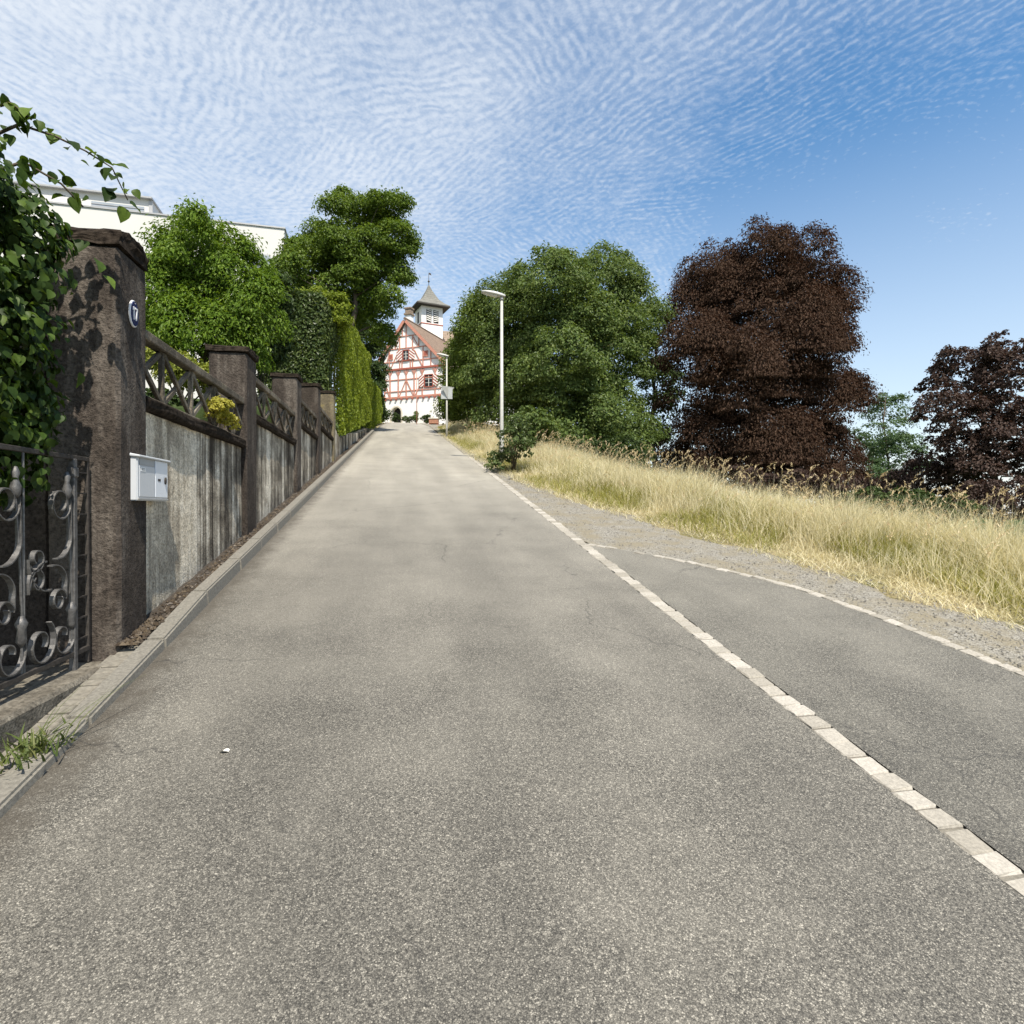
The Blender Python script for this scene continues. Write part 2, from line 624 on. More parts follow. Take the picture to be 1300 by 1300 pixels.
def ground_mat():
    m, t, b = new_mat('meadow_soil')
    p = pos(t)
    n = t.noise(p, 1.4, 6, 0.65)
    f = t.noise(p, 45, 3, 0.7)
    col = t.ramp(n, [(0.3, (0.15, 0.145, 0.06)), (0.5, (0.27, 0.225, 0.125)), (0.7, (0.34, 0.285, 0.175))])
    col = t.mix(1.0, col, t.ramp(f, [(0.3, 0.55), (0.7, 1.3)]), 'MULTIPLY')
    spx = t.node('ShaderNodeSeparateXYZ')
    t.put(spx.inputs[0], p)
    edge_ = t.math('ADD', spx.outputs[0], t.math('MULTIPLY', t.noise(p, 0.5, 3), 2.0))
    lawn = t.math('MAXIMUM', t.rng(edge_, 8.0, 9.5, 0, 1), t.rng(spx.outputs[0], -2.2, -2.0, 1, 0))
    col = t.mix(lawn, col, t.ramp(n, [(0.3, (0.028, 0.045, 0.014)), (0.7, (0.06, 0.085, 0.025))]))
    t.put(b.inputs['Base Color'], col)
    b.inputs['Roughness'].default_value = 1.0
    b.inputs['Specular IOR Level'].default_value = 0.1
    bump(t, b, f, 0.8, 0.03)
    return m


M['ground'] = ground_mat()
M['plaster'] = simple('white_plaster', (0.80, 0.78, 0.755), 0.9, 0.04, 2.5, 0.15)
M['plaster_grey'] = simple('tower_plaster', (0.78, 0.76, 0.73), 0.9, 0.05, 3, 0.1)
M['timber'] = simple('red_timber', (0.47, 0.215, 0.155), 0.8, 0.25, 9, 0.2)
M['timber_dark'] = simple('dark_red_timber', (0.33, 0.095, 0.065), 0.8, 0.25, 9)
M['glass_dark'] = simple('dark_window', (0.018, 0.02, 0.022), 0.12, 0.1, 2, spec=0.6)
M['frame_white'] = simple('frame_white', (0.70, 0.68, 0.63), 0.6, 0.08, 6)
M['door_dark'] = simple('door_dark', (0.012, 0.011, 0.010), 0.7, 0.2, 5)
M['stone_trim'] = simple('stone_trim', (0.60, 0.55, 0.46), 0.9, 0.12, 6)


def tile_mat(name, c1, c2):
    m, t, b = new_mat(name)
    tc = t.node('ShaderNodeTexCoord').outputs['Object']
    br = t.node('ShaderNodeTexBrick')
    t.put(br.inputs['Vector'], tc)
    n = t.noise(tc, 1.6, 5, 0.7)
    n2 = t.noise(t.scale(tc, (6, 6, 6)), 1.0, 2, 0.5)
    col = t.ramp(t.math('ADD', t.math('MULTIPLY', n, 0.5), t.math('MULTIPLY', n2, 0.5)), [(0.32, c1), (0.66, c2)])
    wv = t.node('ShaderNodeTexWave', wave_type='BANDS', bands_direction='Z', wave_profile='SAW')
    t.put(wv.inputs['Vector'], tc)
    wv.inputs['Scale'].default_value = 0.9
    wv.inputs['Distortion'].default_value = 0.6
    col = t.mix(1.0, col, t.rng(wv.outputs['Fac'], 0.0, 1.0, 0.72, 1.1), 'MULTIPLY')
    t.put(b.inputs['Base Color'], col)
    b.inputs['Roughness'].default_value = 0.85
    bump(t, b, wv.outputs['Fac'], 0.6, 0.05)
    return m


M['tile'] = tile_mat('roof_tile', (0.135, 0.09, 0.062), (0.27, 0.19, 0.135))
M['tile_brown'] = tile_mat('roof_tile_brown', (0.15, 0.105, 0.075), (0.33, 0.255, 0.19))
M['slate'] = tile_mat('tower_shingle', (0.11, 0.108, 0.095), (0.22, 0.212, 0.185))
M['iron'] = simple('wrought_iron', (0.14, 0.135, 0.13), 0.55, 0.35, 40, 0.3, 0.6)
M['iron_dark'] = simple('dark_iron', (0.06, 0.052, 0.045), 0.65, 0.4, 40, 0.3, 0.4)
M['galv'] = simple('galvanised_pole', (0.40, 0.395, 0.36), 0.5, 0.12, 14, 0.0, 0.15)
M['lamp_head'] = simple('lamp_housing', (0.46, 0.46, 0.44), 0.45, 0.06, 5)
M['lamp_glass'] = simple('lamp_glass', (0.55, 0.56, 0.55), 0.2, 0.05, 5)
M['sign_back'] = simple('sign_back', (0.42, 0.43, 0.42), 0.45, 0.1, 5, 0, 0.4)
M['box_white'] = simple('mailbox_paint', (0.50, 0.52, 0.54), 0.35, 0.03, 3)
M['box_panel'] = simple('mailbox_panel', (0.68, 0.71, 0.75), 0.3, 0.03, 3)
M['box_label'] = simple('name_label', (0.80, 0.80, 0.78), 0.5, 0.03, 8)
M['ink'] = simple('dark_ink', (0.03, 0.03, 0.035), 0.5, 0.1, 5)
M['slot'] = simple('slot_grey', (0.36, 0.36, 0.35), 0.6, 0.1, 6)
M['enamel_blue'] = simple('enamel_blue', (0.012, 0.018, 0.10), 0.2, 0.1, 5, spec=0.6)
M['enamel_white'] = simple('enamel_white', (0.80, 0.80, 0.80), 0.25, 0.03, 5, spec=0.5)
M['bark'] = simple('bark', (0.085, 0.068, 0.052), 0.95, 0.5, 12, 1.0)
M['bark_pale'] = simple('pale_bark', (0.40, 0.37, 0.33), 0.9, 0.35, 10, 0.5)
M['stem'] = simple('vine_stem', (0.07, 0.055, 0.035), 0.9, 0.3, 20)
M['modern'] = simple('modern_render', (0.56, 0.55, 0.525), 0.85, 0.03, 0.6)
M['modern_trim'] = simple('modern_trim', (0.36, 0.36, 0.36), 0.5, 0.1, 2, 0, 0.3)
M['modern_glass'] = simple('modern_glass', (0.28, 0.31, 0.34), 0.12, 0.1, 1, spec=0.7)
M['planter'] = simple('planter_wood', (0.33, 0.16, 0.10), 0.85, 0.3, 10)

M['leaf_ivy'] = leaf_mat('leaf_ivy', (0.020, 0.040, 0.008), (0.044, 0.082, 0.013), (0.095, 0.150, 0.025), 0.38, 0.52, 0.22)
M['leaf_vine'] = leaf_mat('leaf_vine', (0.070, 0.125, 0.014), (0.125, 0.210, 0.022), (0.20, 0.285, 0.035), 0.40)
M['leaf_tall'] = leaf_mat('leaf_tall', (0.066, 0.112, 0.016), (0.115, 0.182, 0.024), (0.185, 0.25, 0.036), 0.38)
M['leaf_maple'] = leaf_mat('leaf_maple', (0.070, 0.112, 0.030), (0.122, 0.178, 0.048), (0.190, 0.24, 0.070), 0.36)
M['leaf_lime'] = leaf_mat('leaf_lime', (0.085, 0.130, 0.022), (0.135, 0.195, 0.035), (0.19, 0.24, 0.05), 0.36)
M['leaf_dark'] = leaf_mat('leaf_dark', (0.026, 0.046, 0.012), (0.046, 0.076, 0.020), (0.085, 0.120, 0.034), 0.25, 0.55, 0.2)
M['leaf_hedge'] = leaf_mat('leaf_hedge', (0.11, 0.155, 0.016), (0.19, 0.245, 0.026), (0.28, 0.33, 0.042), 0.42)
M['leaf_beech'] = leaf_mat('leaf_beech', (0.050, 0.030, 0.021), (0.071, 0.044, 0.030), (0.097, 0.062, 0.042), 0.20, 0.7, 0.06, (1.2, 0.8, 0.6))
M['leaf_brown'] = leaf_mat('leaf_brown', (0.050, 0.032, 0.026), (0.072, 0.047, 0.038), (0.100, 0.068, 0.052), 0.20, 0.55, 0.2, (1.2, 0.8, 0.6))
M['leaf_far'] = leaf_mat('leaf_far', (0.055, 0.100, 0.040), (0.090, 0.145, 0.060), (0.12, 0.18, 0.09), 0.3)
M['leaf_bush'] = leaf_mat('leaf_bush', (0.045, 0.074, 0.022), (0.082, 0.122, 0.034), (0.150, 0.190, 0.058), 0.28, 0.45, 0.4)
M['leaf_yellow'] = leaf_mat('leaf_yellow', (0.24, 0.235, 0.03), (0.36, 0.33, 0.05), (0.44, 0.40, 0.08), 0.35)
M['leaf_ygreen'] = leaf_mat('leaf_ygreen', (0.15, 0.19, 0.025), (0.24, 0.27, 0.045), (0.32, 0.33, 0.07), 0.35)
M['straw'] = leaf_mat('straw', (0.55, 0.495, 0.31), (0.72, 0.66, 0.45), (0.82, 0.78, 0.60), 0.45, 0.6, 0.2, (1.1, 1.05, 0.8))
M['seed'] = leaf_mat('seed_head', (0.44, 0.345, 0.195), (0.62, 0.51, 0.32), (0.76, 0.66, 0.47), 0.4, 0.7, 0.1, (1.1, 1.0, 0.8))
M['grass_green'] = leaf_mat('grass_green', (0.17, 0.185, 0.045), (0.30, 0.295, 0.09), (0.44, 0.40, 0.16), 0.4, 0.6, 0.2)
M['weed'] = leaf_mat('weed', (0.055, 0.085, 0.020), (0.11, 0.14, 0.040), (0.19, 0.19, 0.07), 0.3)

# ------------------------------------------------------------------ SETTING: ground, road, side road, verge
def grid_sheet(name, xs, ys, zf, mat):
    X, Y = np.meshgrid(xs, ys)
    V = np.stack([X, Y, zf(X, Y)], -1).reshape(-1, 3)
    nx, ny = len(xs), len(ys)
    i = np.arange((ny - 1) * (nx - 1))
    r, c = i // (nx - 1), i % (nx - 1)
    a = r * nx + c
    return np_mesh(name, V, np.stack([a, a + 1, a + nx + 1, a + nx], 1), mat, True)


gx = np.unique(np.concatenate([np.linspace(-420, -40, 10), np.linspace(-40, -4, 19), np.linspace(-4, -1.5, 40), np.linspace(-1.5, 16, 60), np.linspace(16, 60, 25), np.linspace(60, 900, 14)]))
gy = np.unique(np.concatenate([np.linspace(-160, -4, 10), np.linspace(-4, 30, 100), np.linspace(30, 80, 50), np.linspace(80, 1500, 14)]))
o = obj('ground', grid_sheet('ground', gx, gy, lambda x, y: gz(x, y) - np.where((x > -1.99) & (x < edge(y) - 0.55), 0.05, 0.014), M['ground']))
tag(o, kind='structure')

LINE_X = 2.20
rys = np.concatenate([np.linspace(-12, 30, 85), np.linspace(30.5, 67, 74)])
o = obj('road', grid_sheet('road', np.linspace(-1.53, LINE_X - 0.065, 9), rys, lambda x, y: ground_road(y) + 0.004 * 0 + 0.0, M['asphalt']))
tag(o, kind='structure')
ROAD = o

# edge row of pale setts that bounds the side road
SIDE = [(4.35, -12), (4.25, 0.0), (4.12, 2.2), (4.03, 3.34), (3.92, 4.3), (3.72, 5.1), (3.27, 5.82), (2.72, 6.46), (2.20, 6.95)]


def catmull(pts, step):
    P = [np.array(p, float) for p in pts]
    P = [2 * P[0] - P[1]] + P + [2 * P[-1] - P[-2]]
    out = []
    for i in range(1, len(P) - 2):
        n = 24
        for k in range(n):
            u = k / n
            out.append(0.5 * ((2 * P[i]) + (-P[i - 1] + P[i + 1]) * u + (2 * P[i - 1] - 5 * P[i] + 4 * P[i + 1] - P[i + 2]) * u * u + (-P[i - 1] + 3 * P[i] - 3 * P[i + 1] + P[i + 2]) * u ** 3))
    out.append(P[-2])
    out = np.array(out)
    L = np.concatenate([[0], np.cumsum(np.linalg.norm(np.diff(out, axis=0), axis=1))])
    s = np.arange(0, L[-1], step)
    return np.stack([np.interp(s, L, out[:, k]) for k in range(out.shape[1])], 1)


side = catmull(SIDE, 0.122)


def side_x(y):
    q = side[::-1]
    yy = np.sort(side[:, 1])
    return np.interp(y, side[:, 1], side[:, 0])


ys = np.concatenate([np.linspace(-12, 5, 60), np.linspace(5.05, 6.9, 50)])
V, F = [], []
nx = 12
for y in ys:
    x1 = max(float(side_x(y)), LINE_X + 0.07)
    for x in np.linspace(LINE_X + 0.065, x1, nx):
        V.append((x, y, float(ground_road(y))))
for r in range(len(ys) - 1):
    for c in range(nx - 1):
        a = r * nx + c
        F.append((a, a + 1, a + nx + 1, a + nx))
o = obj('side_road', np_mesh('side_road', V, F, M['asphalt_side'], True))
tag(o, kind='structure')

# gravel verge between the sett rows and the meadow
V, F = [], []
ys = np.concatenate([np.linspace(-12, 20, 120), np.linspace(20.5, 66, 60)])
nx = 14
for y in ys:
    x0 = max(float(side_x(y)), LINE_X + 0.06) if y < 6.95 else LINE_X + 0.06
    x1 = float(edge(y)) - 0.32 + 0.12 * math.sin(y * 2.3) + 0.09 * math.sin(y * 5.1) + 0.05 * math.sin(y * 11.7)
    x1 = max(x1, x0 + 0.12)
    for x in np.linspace(x0, x1, nx):
        V.append((x, y, float(ground_road(y)) - 0.006 + 0.005 * math.sin(x * 9 + y * 4) * math.sin(y * 7)))
for r in range(len(ys) - 1):
    for c in range(nx - 1):
        a = r * nx + c
        F.append((a, a + 1, a + nx + 1, a + nx))
o = obj('gravel_verge', np_mesh('gravel_verge', V, F, M['gravel'], True))
tag(o, kind='structure')


def pebbles(name, xy, zf, smin, smax, mat):
    n = len(xy)
    base = np.array([(1, 0, 0), (-.5, .87, 0), (-.5, -.87, 0), (0.1, 0.1, .75)])
    a = rng.uniform(0, 6.28, n)
    s = rng.uniform(smin, smax, n) * rng.uniform(0.6, 1.2, n)
    ca, sa = np.cos(a), np.sin(a)
    V = np.empty((n, 4, 3))
    jit = rng.uniform(0.6, 1.3, (n, 4, 3))
    b = base[None] * jit
    V[..., 0] = (b[..., 0] * ca[:, None] - b[..., 1] * sa[:, None]) * s[:, None] + xy[:, 0, None]
    V[..., 1] = (b[..., 0] * sa[:, None] + b[..., 1] * ca[:, None]) * s[:, None] + xy[:, 1, None]
    V[..., 2] = b[..., 2] * s[:, None] + zf(xy[:, 0], xy[:, 1])[:, None]
    i = np.arange(n)[:, None, None] * 4
    F = (np.array([(0, 1, 3), (1, 2, 3), (2, 0, 3)])[None] + i).reshape(-1, 3)
    return obj(name, np_mesh(name, V.reshape(-1, 3), F, mat))


M['pebble'] = leaf_mat('pebble', (0.12, 0.112, 0.097), (0.20, 0.19, 0.168), (0.33, 0.315, 0.285), 0.0, 0.9, 0.2)
n = 9000
y = rng.uniform(2.0, 30, n) ** 1.0
y = 2 + 28 * rng.uniform(0, 1, n) ** 1.8
x0 = np.where(y < 6.9, side_x(y) + 0.07, LINE_X + 0.09)
x = x0 + (edge(y) - 0.1 - x0) * rng.uniform(0, 1, n)
tag(pebbles('loose_gravel', np.stack([x, y], 1), lambda x, y: ground_road(y) - 0.004, 0.006, 0.016, M['pebble']), kind='stuff')


n = 900
y = 2 + 16 * rng.uniform(0, 1, n) ** 1.5
x = np.where(rng.uniform(0, 1, n) < 0.6, np.where(y < 6.9, side_x(y) - 0.07 - np.abs(rng.normal(0, .22, n)), LINE_X - 0.1 - np.abs(rng.normal(0, .3, n))), -1.5 + np.abs(rng.normal(0, .12, n)))
tag(pebbles('spilled_grit', np.stack([x, y], 1), lambda x, y: ground_road(y) - 0.001, 0.003, 0.008, M['pebble']), kind='stuff')


# ---- setts: a row down the road, a row round the side road
def sett_mesh(k, lx=0.13, ly=0.118, h=0.07):
    r = random.Random(k)
    me = MB().box((-lx / 2, -ly / 2, -h), (lx / 2, ly / 2, 0)).mesh('sett', M['sett'], 0.008)
    for v in me.vertices:
        v.co.x += r.uniform(-.006, .006)
        v.co.y += r.uniform(-.004, .004)
        v.co.z += r.uniform(-.002, .002)
    return me


SETT = [sett_mesh(k) for k in range(6)]
strip = MB()
for y0 in np.arange(-12, 66, 1.0):
    z0, z1 = float(ground_road(y0)), float(ground_road(y0 + 1.0))
    strip.add([(LINE_X - .075, y0, z0 - .012), (LINE_X + .075, y0, z0 - .012), (LINE_X + .075, y0 + 1.0, z1 - .012), (LINE_X - .075, y0 + 1.0, z1 - .012)], [(0, 1, 2, 3)])
SR = strip.build('sett_row', M['bed'])
tag(SR, kind='structure')
tilt = math.atan(0.175)
y = 1.2
farset = MB()
k = 0
while y < 66:
    ly = 0.118 * random.uniform(0.9, 1.08)
    jx, jr = random.uniform(-.007, .007), random.uniform(-.04, .04)
    zt = float(ground_road(y)) + random.uniform(.002, .006)
    if y < 20:
        o = obj('sett', SETT[k % 6], SR, (LINE_X + jx, y, zt), (tilt, 0, jr))
        o.scale = (random.uniform(.92, 1.06), ly / 0.118, 1)
    else:
        farset.box((LINE_X - .065 + jx, y - ly / 2 + .003, zt - .05), (LINE_X + .065 + jx, y + ly / 2 - .003, zt + .006))
    y += ly + 0.006
    k += 1
o = farset.build('far_setts', M['sett'], SR)
tag(o, kind='stuff')

eb = MB()
for a, b in zip(side[:-1], side[1:]):
    d = (b - a) / np.linalg.norm(b - a)
    nrm = np.array([d[1], -d[0]]) * 0.07
    q = [a - nrm, a + nrm, b + nrm, b - nrm]
    eb.add([(p[0], p[1], float(ground_road(p[1])) - .010) for p in q], [(0, 1, 2, 3)])
ER = eb.build('edge_sett_row', M['bed'])
tag(ER, kind='structure')
for i in range(len(side) - 1):
    a, b = side[i], side[i + 1]
    if a[1] < 1.5:
        continue
    d = b - a
    # towards the junction the row is broken and half buried in gravel
    if a[0] < 2.95 and random.random() < 0.25:
        continue
    o = obj('sett', SETT[i % 6], ER, (a[0] + random.uniform(-.01, .01), a[1], float(ground_road(a[1])) + random.uniform(.003, .010)), (tilt, 0, math.atan2(d[1], d[0]) - math.pi / 2 + random.uniform(-.06, .06)))
    o.scale = (random.uniform(.75, .95), random.uniform(.9, 1.02), 1)

# ---- kerb on the left
KR = MB()
for y0 in np.arange(-6, 40, 1.0):
    z0, z1 = float(ground_road(y0)), float(ground_road(y0 + 1.0))
    KR.add([(-1.66, y0, z0 - .03), (-1.515, y0, z0 - .03), (-1.515, y0 + 1, z1 - .03), (-1.66, y0 + 1, z1 - .03)], [(0, 1, 2, 3)])
KR = KR.build('kerb', M['bed'])
tag(KR, kind='structure')
y = 0.6
k = 0
while y < 34:
    L = random.uniform(0.78, 1.02)
    # low in front of the gate, full height along the wall
    def kh(yy):
        return 0.045 + 0.065 * min(1, max(0, (yy - 3.9) / 0.9))
    z0, z1 = float(ground_road(y + .004)), float(ground_road(y + L - .004))
    h0, h1 = kh(y), kh(y + L)
    a, b = -1.645 + random.uniform(-.004, .004), -1.522 + random.uniform(-.004, .004)
    ya, yb = y + .004, y + L - .004
    m = MB().add([(a, ya, z0 - .1), (b + .012, ya, z0 - .1), (b + .012, yb, z1 - .1), (a, yb, z1 - .1), (a, ya, z0 + h0), (b, ya, z0 + h0), (b, yb, z1 + h1), (a, yb, z1 + h1)],
                 [(0, 3, 2, 1), (4, 5, 6, 7), (0, 1, 5, 4), (1, 2, 6, 5), (2, 3, 7, 6), (3, 0, 4, 7)])
    m.build('kerb_stone', M['kerb'], KR, 0.012, seg=2)
    y += L
    k += 1

# ---- strip of soil and litter between kerb and wall
o = obj('soil_strip', grid_sheet('soil_strip', np.linspace(-1.84, -1.64, 4), np.linspace(4.08, 34, 160), lambda x, y: ground_road(y) + 0.035 + 0.04 * np.clip((y - 4.1) / 0.5, 0, 1) + 0.012 * np.sin(y * 13) * np.sin(x * 30 + y * 3), M['soil']))
tag(o, kind='structure')
n = 2600
xy = np.stack([rng.uniform(-1.76, -1.635, n), 4.05 + 22 * rng.uniform(0, 1, n) ** 1.7], 1)
tag(pebbles('leaf_litter', xy, lambda x, y: ground_road(y) + 0.08, 0.008, 0.024, M['litter']), kind='stuff')

# ---- threshold slab and paved strip in front of the gate
th = thing('gate_threshold', 'worn grey concrete threshold slab below the wrought iron gate', 'step', (-2.2, 3.0, 0.45))
me = MB().box((-2.9, 1.2, 0.2), (-1.755, 4.06, 0.695)).mesh('slab', M['slab'], 0.02)
roughen(me, 5, 0.010, 5)
o = obj('slab', me)
o.parent = th
o.matrix_parent_inverse = Matrix.Translation((-th.location))
pv = obj('paved_strip', grid_sheet('paved_strip', np.linspace(-1.80, -1.64, 3), np.linspace(1.0, 4.2, 20), lambda x, y: ground_road(y) + 0.012, M['bed']))
tag(pv, kind='structure')
PV = [MB().box((-.052, -.034, -.04), (.052, .034, 0)).mesh('paver', M['brick_pale'], 0.005) for _ in range(3)]
y = 1.3
while y < 4.14:
    obj('paver', PV[random.randrange(3)], pv, (-1.702 + random.uniform(-.003, .003), y, float(ground_road(y)) + 0.034 + random.uniform(-.003, .003)), (tilt, random.uniform(-.03, .03), random.uniform(-.02, .02)))
    y += 0.076

# ------------------------------------------------------------------ GARDEN WALL
wall = thing('garden_wall', 'long grey concrete garden wall with tall pillars and lattice railings, left of the road', 'wall', (-1.8, 4.0, 0.7))


def wpart(mb, name, mat, bevel=0.0, rough=None, parent=None):
    me = mb.mesh(name, mat, bevel)
    if rough:
        roughen(me, *rough)
    o = obj(name, me)
    o.parent = parent or wall
    if parent is None:
        o.matrix_parent_inverse = Matrix.Translation(-wall.location)
    return o


PX0, PX1 = -2.15, -1.74
PIL = [(4.07, 4.48, 3.30), (7.16, 7.63, 3.44), (10.47, 10.93, 3.88), (13.08, 13.48, 4.26), (16.02, 16.42, 4.68)]
for i, (y0, y1, zt) in enumerate(PIL):
    zb = 0.4 + 0.175 * y0 - 0.5
    p = wpart(MB().box((PX0, y0, zb), (PX1, y1, zt)), 'pillar', M['pillar_old'] if i == 4 else M['pillar'], 0.022, (7, 0.006, 4))
    if i == 0:
        p['label'] = 'tallest dark gate pillar carrying the house number'
    if i == 4:
        p['label'] = 'pillar with yellow lichen, farthest of the tall ones'
    # rounded, moss-eaten cap
    ov = .008 if i == 0 else .022
    a, b = PX0 - ov, PX1 + ov
    c, d = y0 - ov, y1 + ov
    mb = MB()
    nseg = 10
    hh = 0.14 if i == 0 else 0.075
    prof = [(-1, 0)] + [(-math.cos(math.pi * k / nseg) * 0.98, 0.35 + 0.65 * math.sin(math.pi * k / nseg) if i == 0 else 0.75 + 0.25 * math.sin(math.pi * k / nseg)) for k in range(nseg + 1)] + [(1, 0)]
    mb.prism([((c + d) / 2 + u * (d - c) / 2, zt + w * hh) for u, w in prof], 'x', a, b)
    me = mb.mesh('cap', M['moss'])
    bm = bmesh.new()
    bm.from_mesh(me)
    bmesh.ops.triangulate(bm, faces=[f for f in bm.faces if len(f.verts) > 4])
    bmesh.ops.subdivide_edges(bm, edges=list(bm.edges), cuts=3, use_grid_fill=True)
    bm.to_mesh(me)
    bm.free()
    roughen(me, 0, 0.022 if i == 0 else 0.014, 15)
    o = obj('cap', me, p)
    o.matrix_parent_inverse = Matrix.Identity(4)

wpart(MB().box((-4.2, 4.12, 0.3), (-2.16, 4.44, 3.0)), 'return_wall', M['pillar'], 0.02, (7, 0.006, 4))['label'] = 'dark roughcast return wall behind the iron gate'
PAN = [(4.48, 7.16, 2.34, 2.88), (7.63, 10.47, 2.72, 3.25), (10.93, 13.08, 3.11, 3.60), (13.48, 16.02, 3.42, 3.90)]
for i, (y0, y1, zc, zr) in enumerate(PAN):
    zb = 0.175 * y0 - 0.2
    if i == 0:
        wpart(MB().box((-2.05, y0 - .01, zb), (-1.795, 5.66, zc)), 'wall_panel', M['panel'], 0, (8, 0.006, 3))['label'] = 'pale rendered stretch of wall beside the mailbox'
        wpart(MB().box((-2.05, 5.66, zb), (-1.797, y1 + .01, zc)), 'wall_panel', M['panel_dark'], 0, (8, 0.006, 3))
    else:
        wpart(MB().box((-2.05, y0 - .01, zb), (-1.797, y1 + .01, zc)), 'wall_panel', M['panel_dark'], 0, (8, 0.006, 3))
    # coping stone, dark with moss
    over = 0.30 if i else 0.24
    me = MB().box((-2.08, y0 + .005, zc), (-1.735, y1 - .005, zc + .10)).mesh('coping', M['moss'], 0.02)
    roughen(me, 12, 0.016, 9)
    o = obj('coping', me)
    o.parent = wall
    o.matrix_parent_inverse = Matrix.Translation(-wall.location)
    xc = -1.81
    z0, zt = zc + .09, zr - .035
    wpart(MB().box((xc - .045, y0 + .002, zr - .035), (xc + .045, y1 - .002, zr + .035)), 'top_rail', M['lattice'], 0.008)
    wpart(MB().box((xc - .03, y0 + .003, z0 - .005), (xc + .03, y1 - .003, z0 + .025)), 'bottom_rail', M['lattice'], 0.005)
    first, cw = (4.92 - .63, .63) if i == 0 else (y0, (y1 - y0) / 4)
    k = 0
    while first + cw * k < y1 - .05:
        a, b = first + cw * k, first + cw * (k + 1)
        if a > y0 + .05:
            wpart(MB().bar((xc, a, z0), (xc, a, zt), 0.036, 0.04), 'post', M['lattice'], 0.004)
        for s_, off in ((1, -.006), (-1, .006)):
            pa, pb = (z0, zt) if s_ > 0 else (zt, z0)
            u0, u1 = max(0.0, (y0 - a) / cw), min(1.0, (y1 - a) / cw)
            wpart(MB().bar((xc + off, a + cw * u0, pa + (pb - pa) * u0), (xc + off, a + cw * u1, pa + (pb - pa) * u1), 0.030, 0.040), 'brace', M['lattice'], 0.004)
        k += 1

# the low run of wall beyond the last pillar, its top dipping and then following the road
low = MB()
prev = None
TOPS = [(16.42, 3.98), (17.4, 3.80), (18.4, 3.78), (21.3, 4.28), (26, 4.90), (33, 6.05)]
for (ya, za), (yb, zb) in zip(TOPS[:-1], TOPS[1:]):
    q = MB().add([(-2.02, ya, .175 * ya - .3), (-1.80, ya, .175 * ya - .3), (-1.80, yb, .175 * yb - .3), (-2.02, yb, .175 * yb - .3), (-2.02, ya, za), (-1.80, ya, za), (-1.80, yb, zb), (-2.02, yb, zb)],
                 [(0, 3, 2, 1), (4, 5, 6, 7), (0, 1, 5, 4), (1, 2, 6, 5), (2, 3, 7, 6), (3, 0, 4, 7)])
    wpart(q, 'low_wall_section', M['panel_dark'], 0, (5, 0.006, 3))

# ------------------------------------------------------------------ HOUSE NUMBER PLATE reading 17
num = thing('house_number_plate', 'small oval blue enamel plate with white 17 on the gate pillar', 'house number', (-1.736, 4.25, 2.93))


def ellipse(a, b, n=28):
    return [(a * math.cos(2 * math.pi * k / n), b * math.sin(2 * math.pi * k / n)) for k in range(n)]


MB().prism(ellipse(.062, .088), 'x', 0.0, .012).build('rim', M['enamel_white'], num, 0.002)
MB().prism(ellipse(.054, .080), 'x', .0125, .016).build('plate', M['enamel_blue'], num)
g = MB()
g.prism([(-.026, -.042), (-.014, -.042), (-.014, .042), (-.023, .042), (-.036, .028), (-.036, .016), (-.026, .022)], 'x', .0165, .019)
g.prism([(-.003, .042), (.034, .042), (.034, .031), (.018, -.042), (.005, -.042), (.021, .030), (-.003, .030)], 'x', .0165, .019)
g.build('digits', M['enamel_white'], num)
MB().lathe([(.003, 0), (.003, .004)], 8).build('screw', M['slot'], num, loc=(.016, 0, .066), rot=(0, math.pi / 2, 0))

# ------------------------------------------------------------------ MAILBOX
mbx = thing('mailbox', 'white metal mailbox with two flaps mounted on the wall by the gate pillar', 'mailbox', (-1.808, 4.22, 1.70))
MB().box((.02, 0, 0), (.108, .505, .295)).build('body', M['box_white'], mbx, 0.006, seg=2)
lid = MB().add([(-.0, -.012, .296), (-.0, .517, .296), (.128, .517, .286), (.128, -.012, .286), (-.0, -.012, .325), (-.0, .517, .325), (.128, .517, .300), (.128, -.012, .300)],
               [(0, 1, 2, 3), (7, 6, 5, 4), (0, 4, 5, 1), (1, 5, 6, 2), (2, 6, 7, 3), (3, 7, 4, 0)])
lid.build('lid', M['box_white'], mbx, 0.004)
MB().box((.109, .022, .026), (.1135, .268, .232)).build('letter_flap', M['box_white'], mbx, 0.002)
MB().box((.109, .030, .238), (.1115, .264, .282)).build('letter_slot', M['slot'], mbx, 0.001)
lb = MB().box((.114, .040, .196), (.1155, .110, .222)).build('name_label', M['box_label'], mbx)
for zz in (.204, .213):
    MB().box((.1157, .046, zz), (.1163, .100, zz + .003)).build('print_line', M['ink'], lb)
dr = MB().box((.109, .276, .026), (.1140, .490, .282)).build('parcel_door', M['box_panel'], mbx, 0.002)
MB().box((.1145, .315, .140), (.1155, .362, .158)).build('sticker', M['ink'], dr)
lk = MB().prism([(.440 + u, .148 + w) for u, w in ellipse(.013, .026, 16)], 'x', .1145, .123).build('lock', M['iron_dark'], dr)
MB().box((.109, .006, .006), (.116, .499, .018)).build('bottom_lip', M['slot'], mbx, 0.001)

# ------------------------------------------------------------------ WROUGHT IRON GATE
gate = thing('iron_gate', 'grey wrought iron garden gate with scrolls below the hanging ivy', 'gate', (-1.9, 3.4, 0.70))


def gpart(mb, name, mat, bevel=0, parent=None, smooth=False):
    return mb.build(name, mat, parent or gate, bevel, smooth)


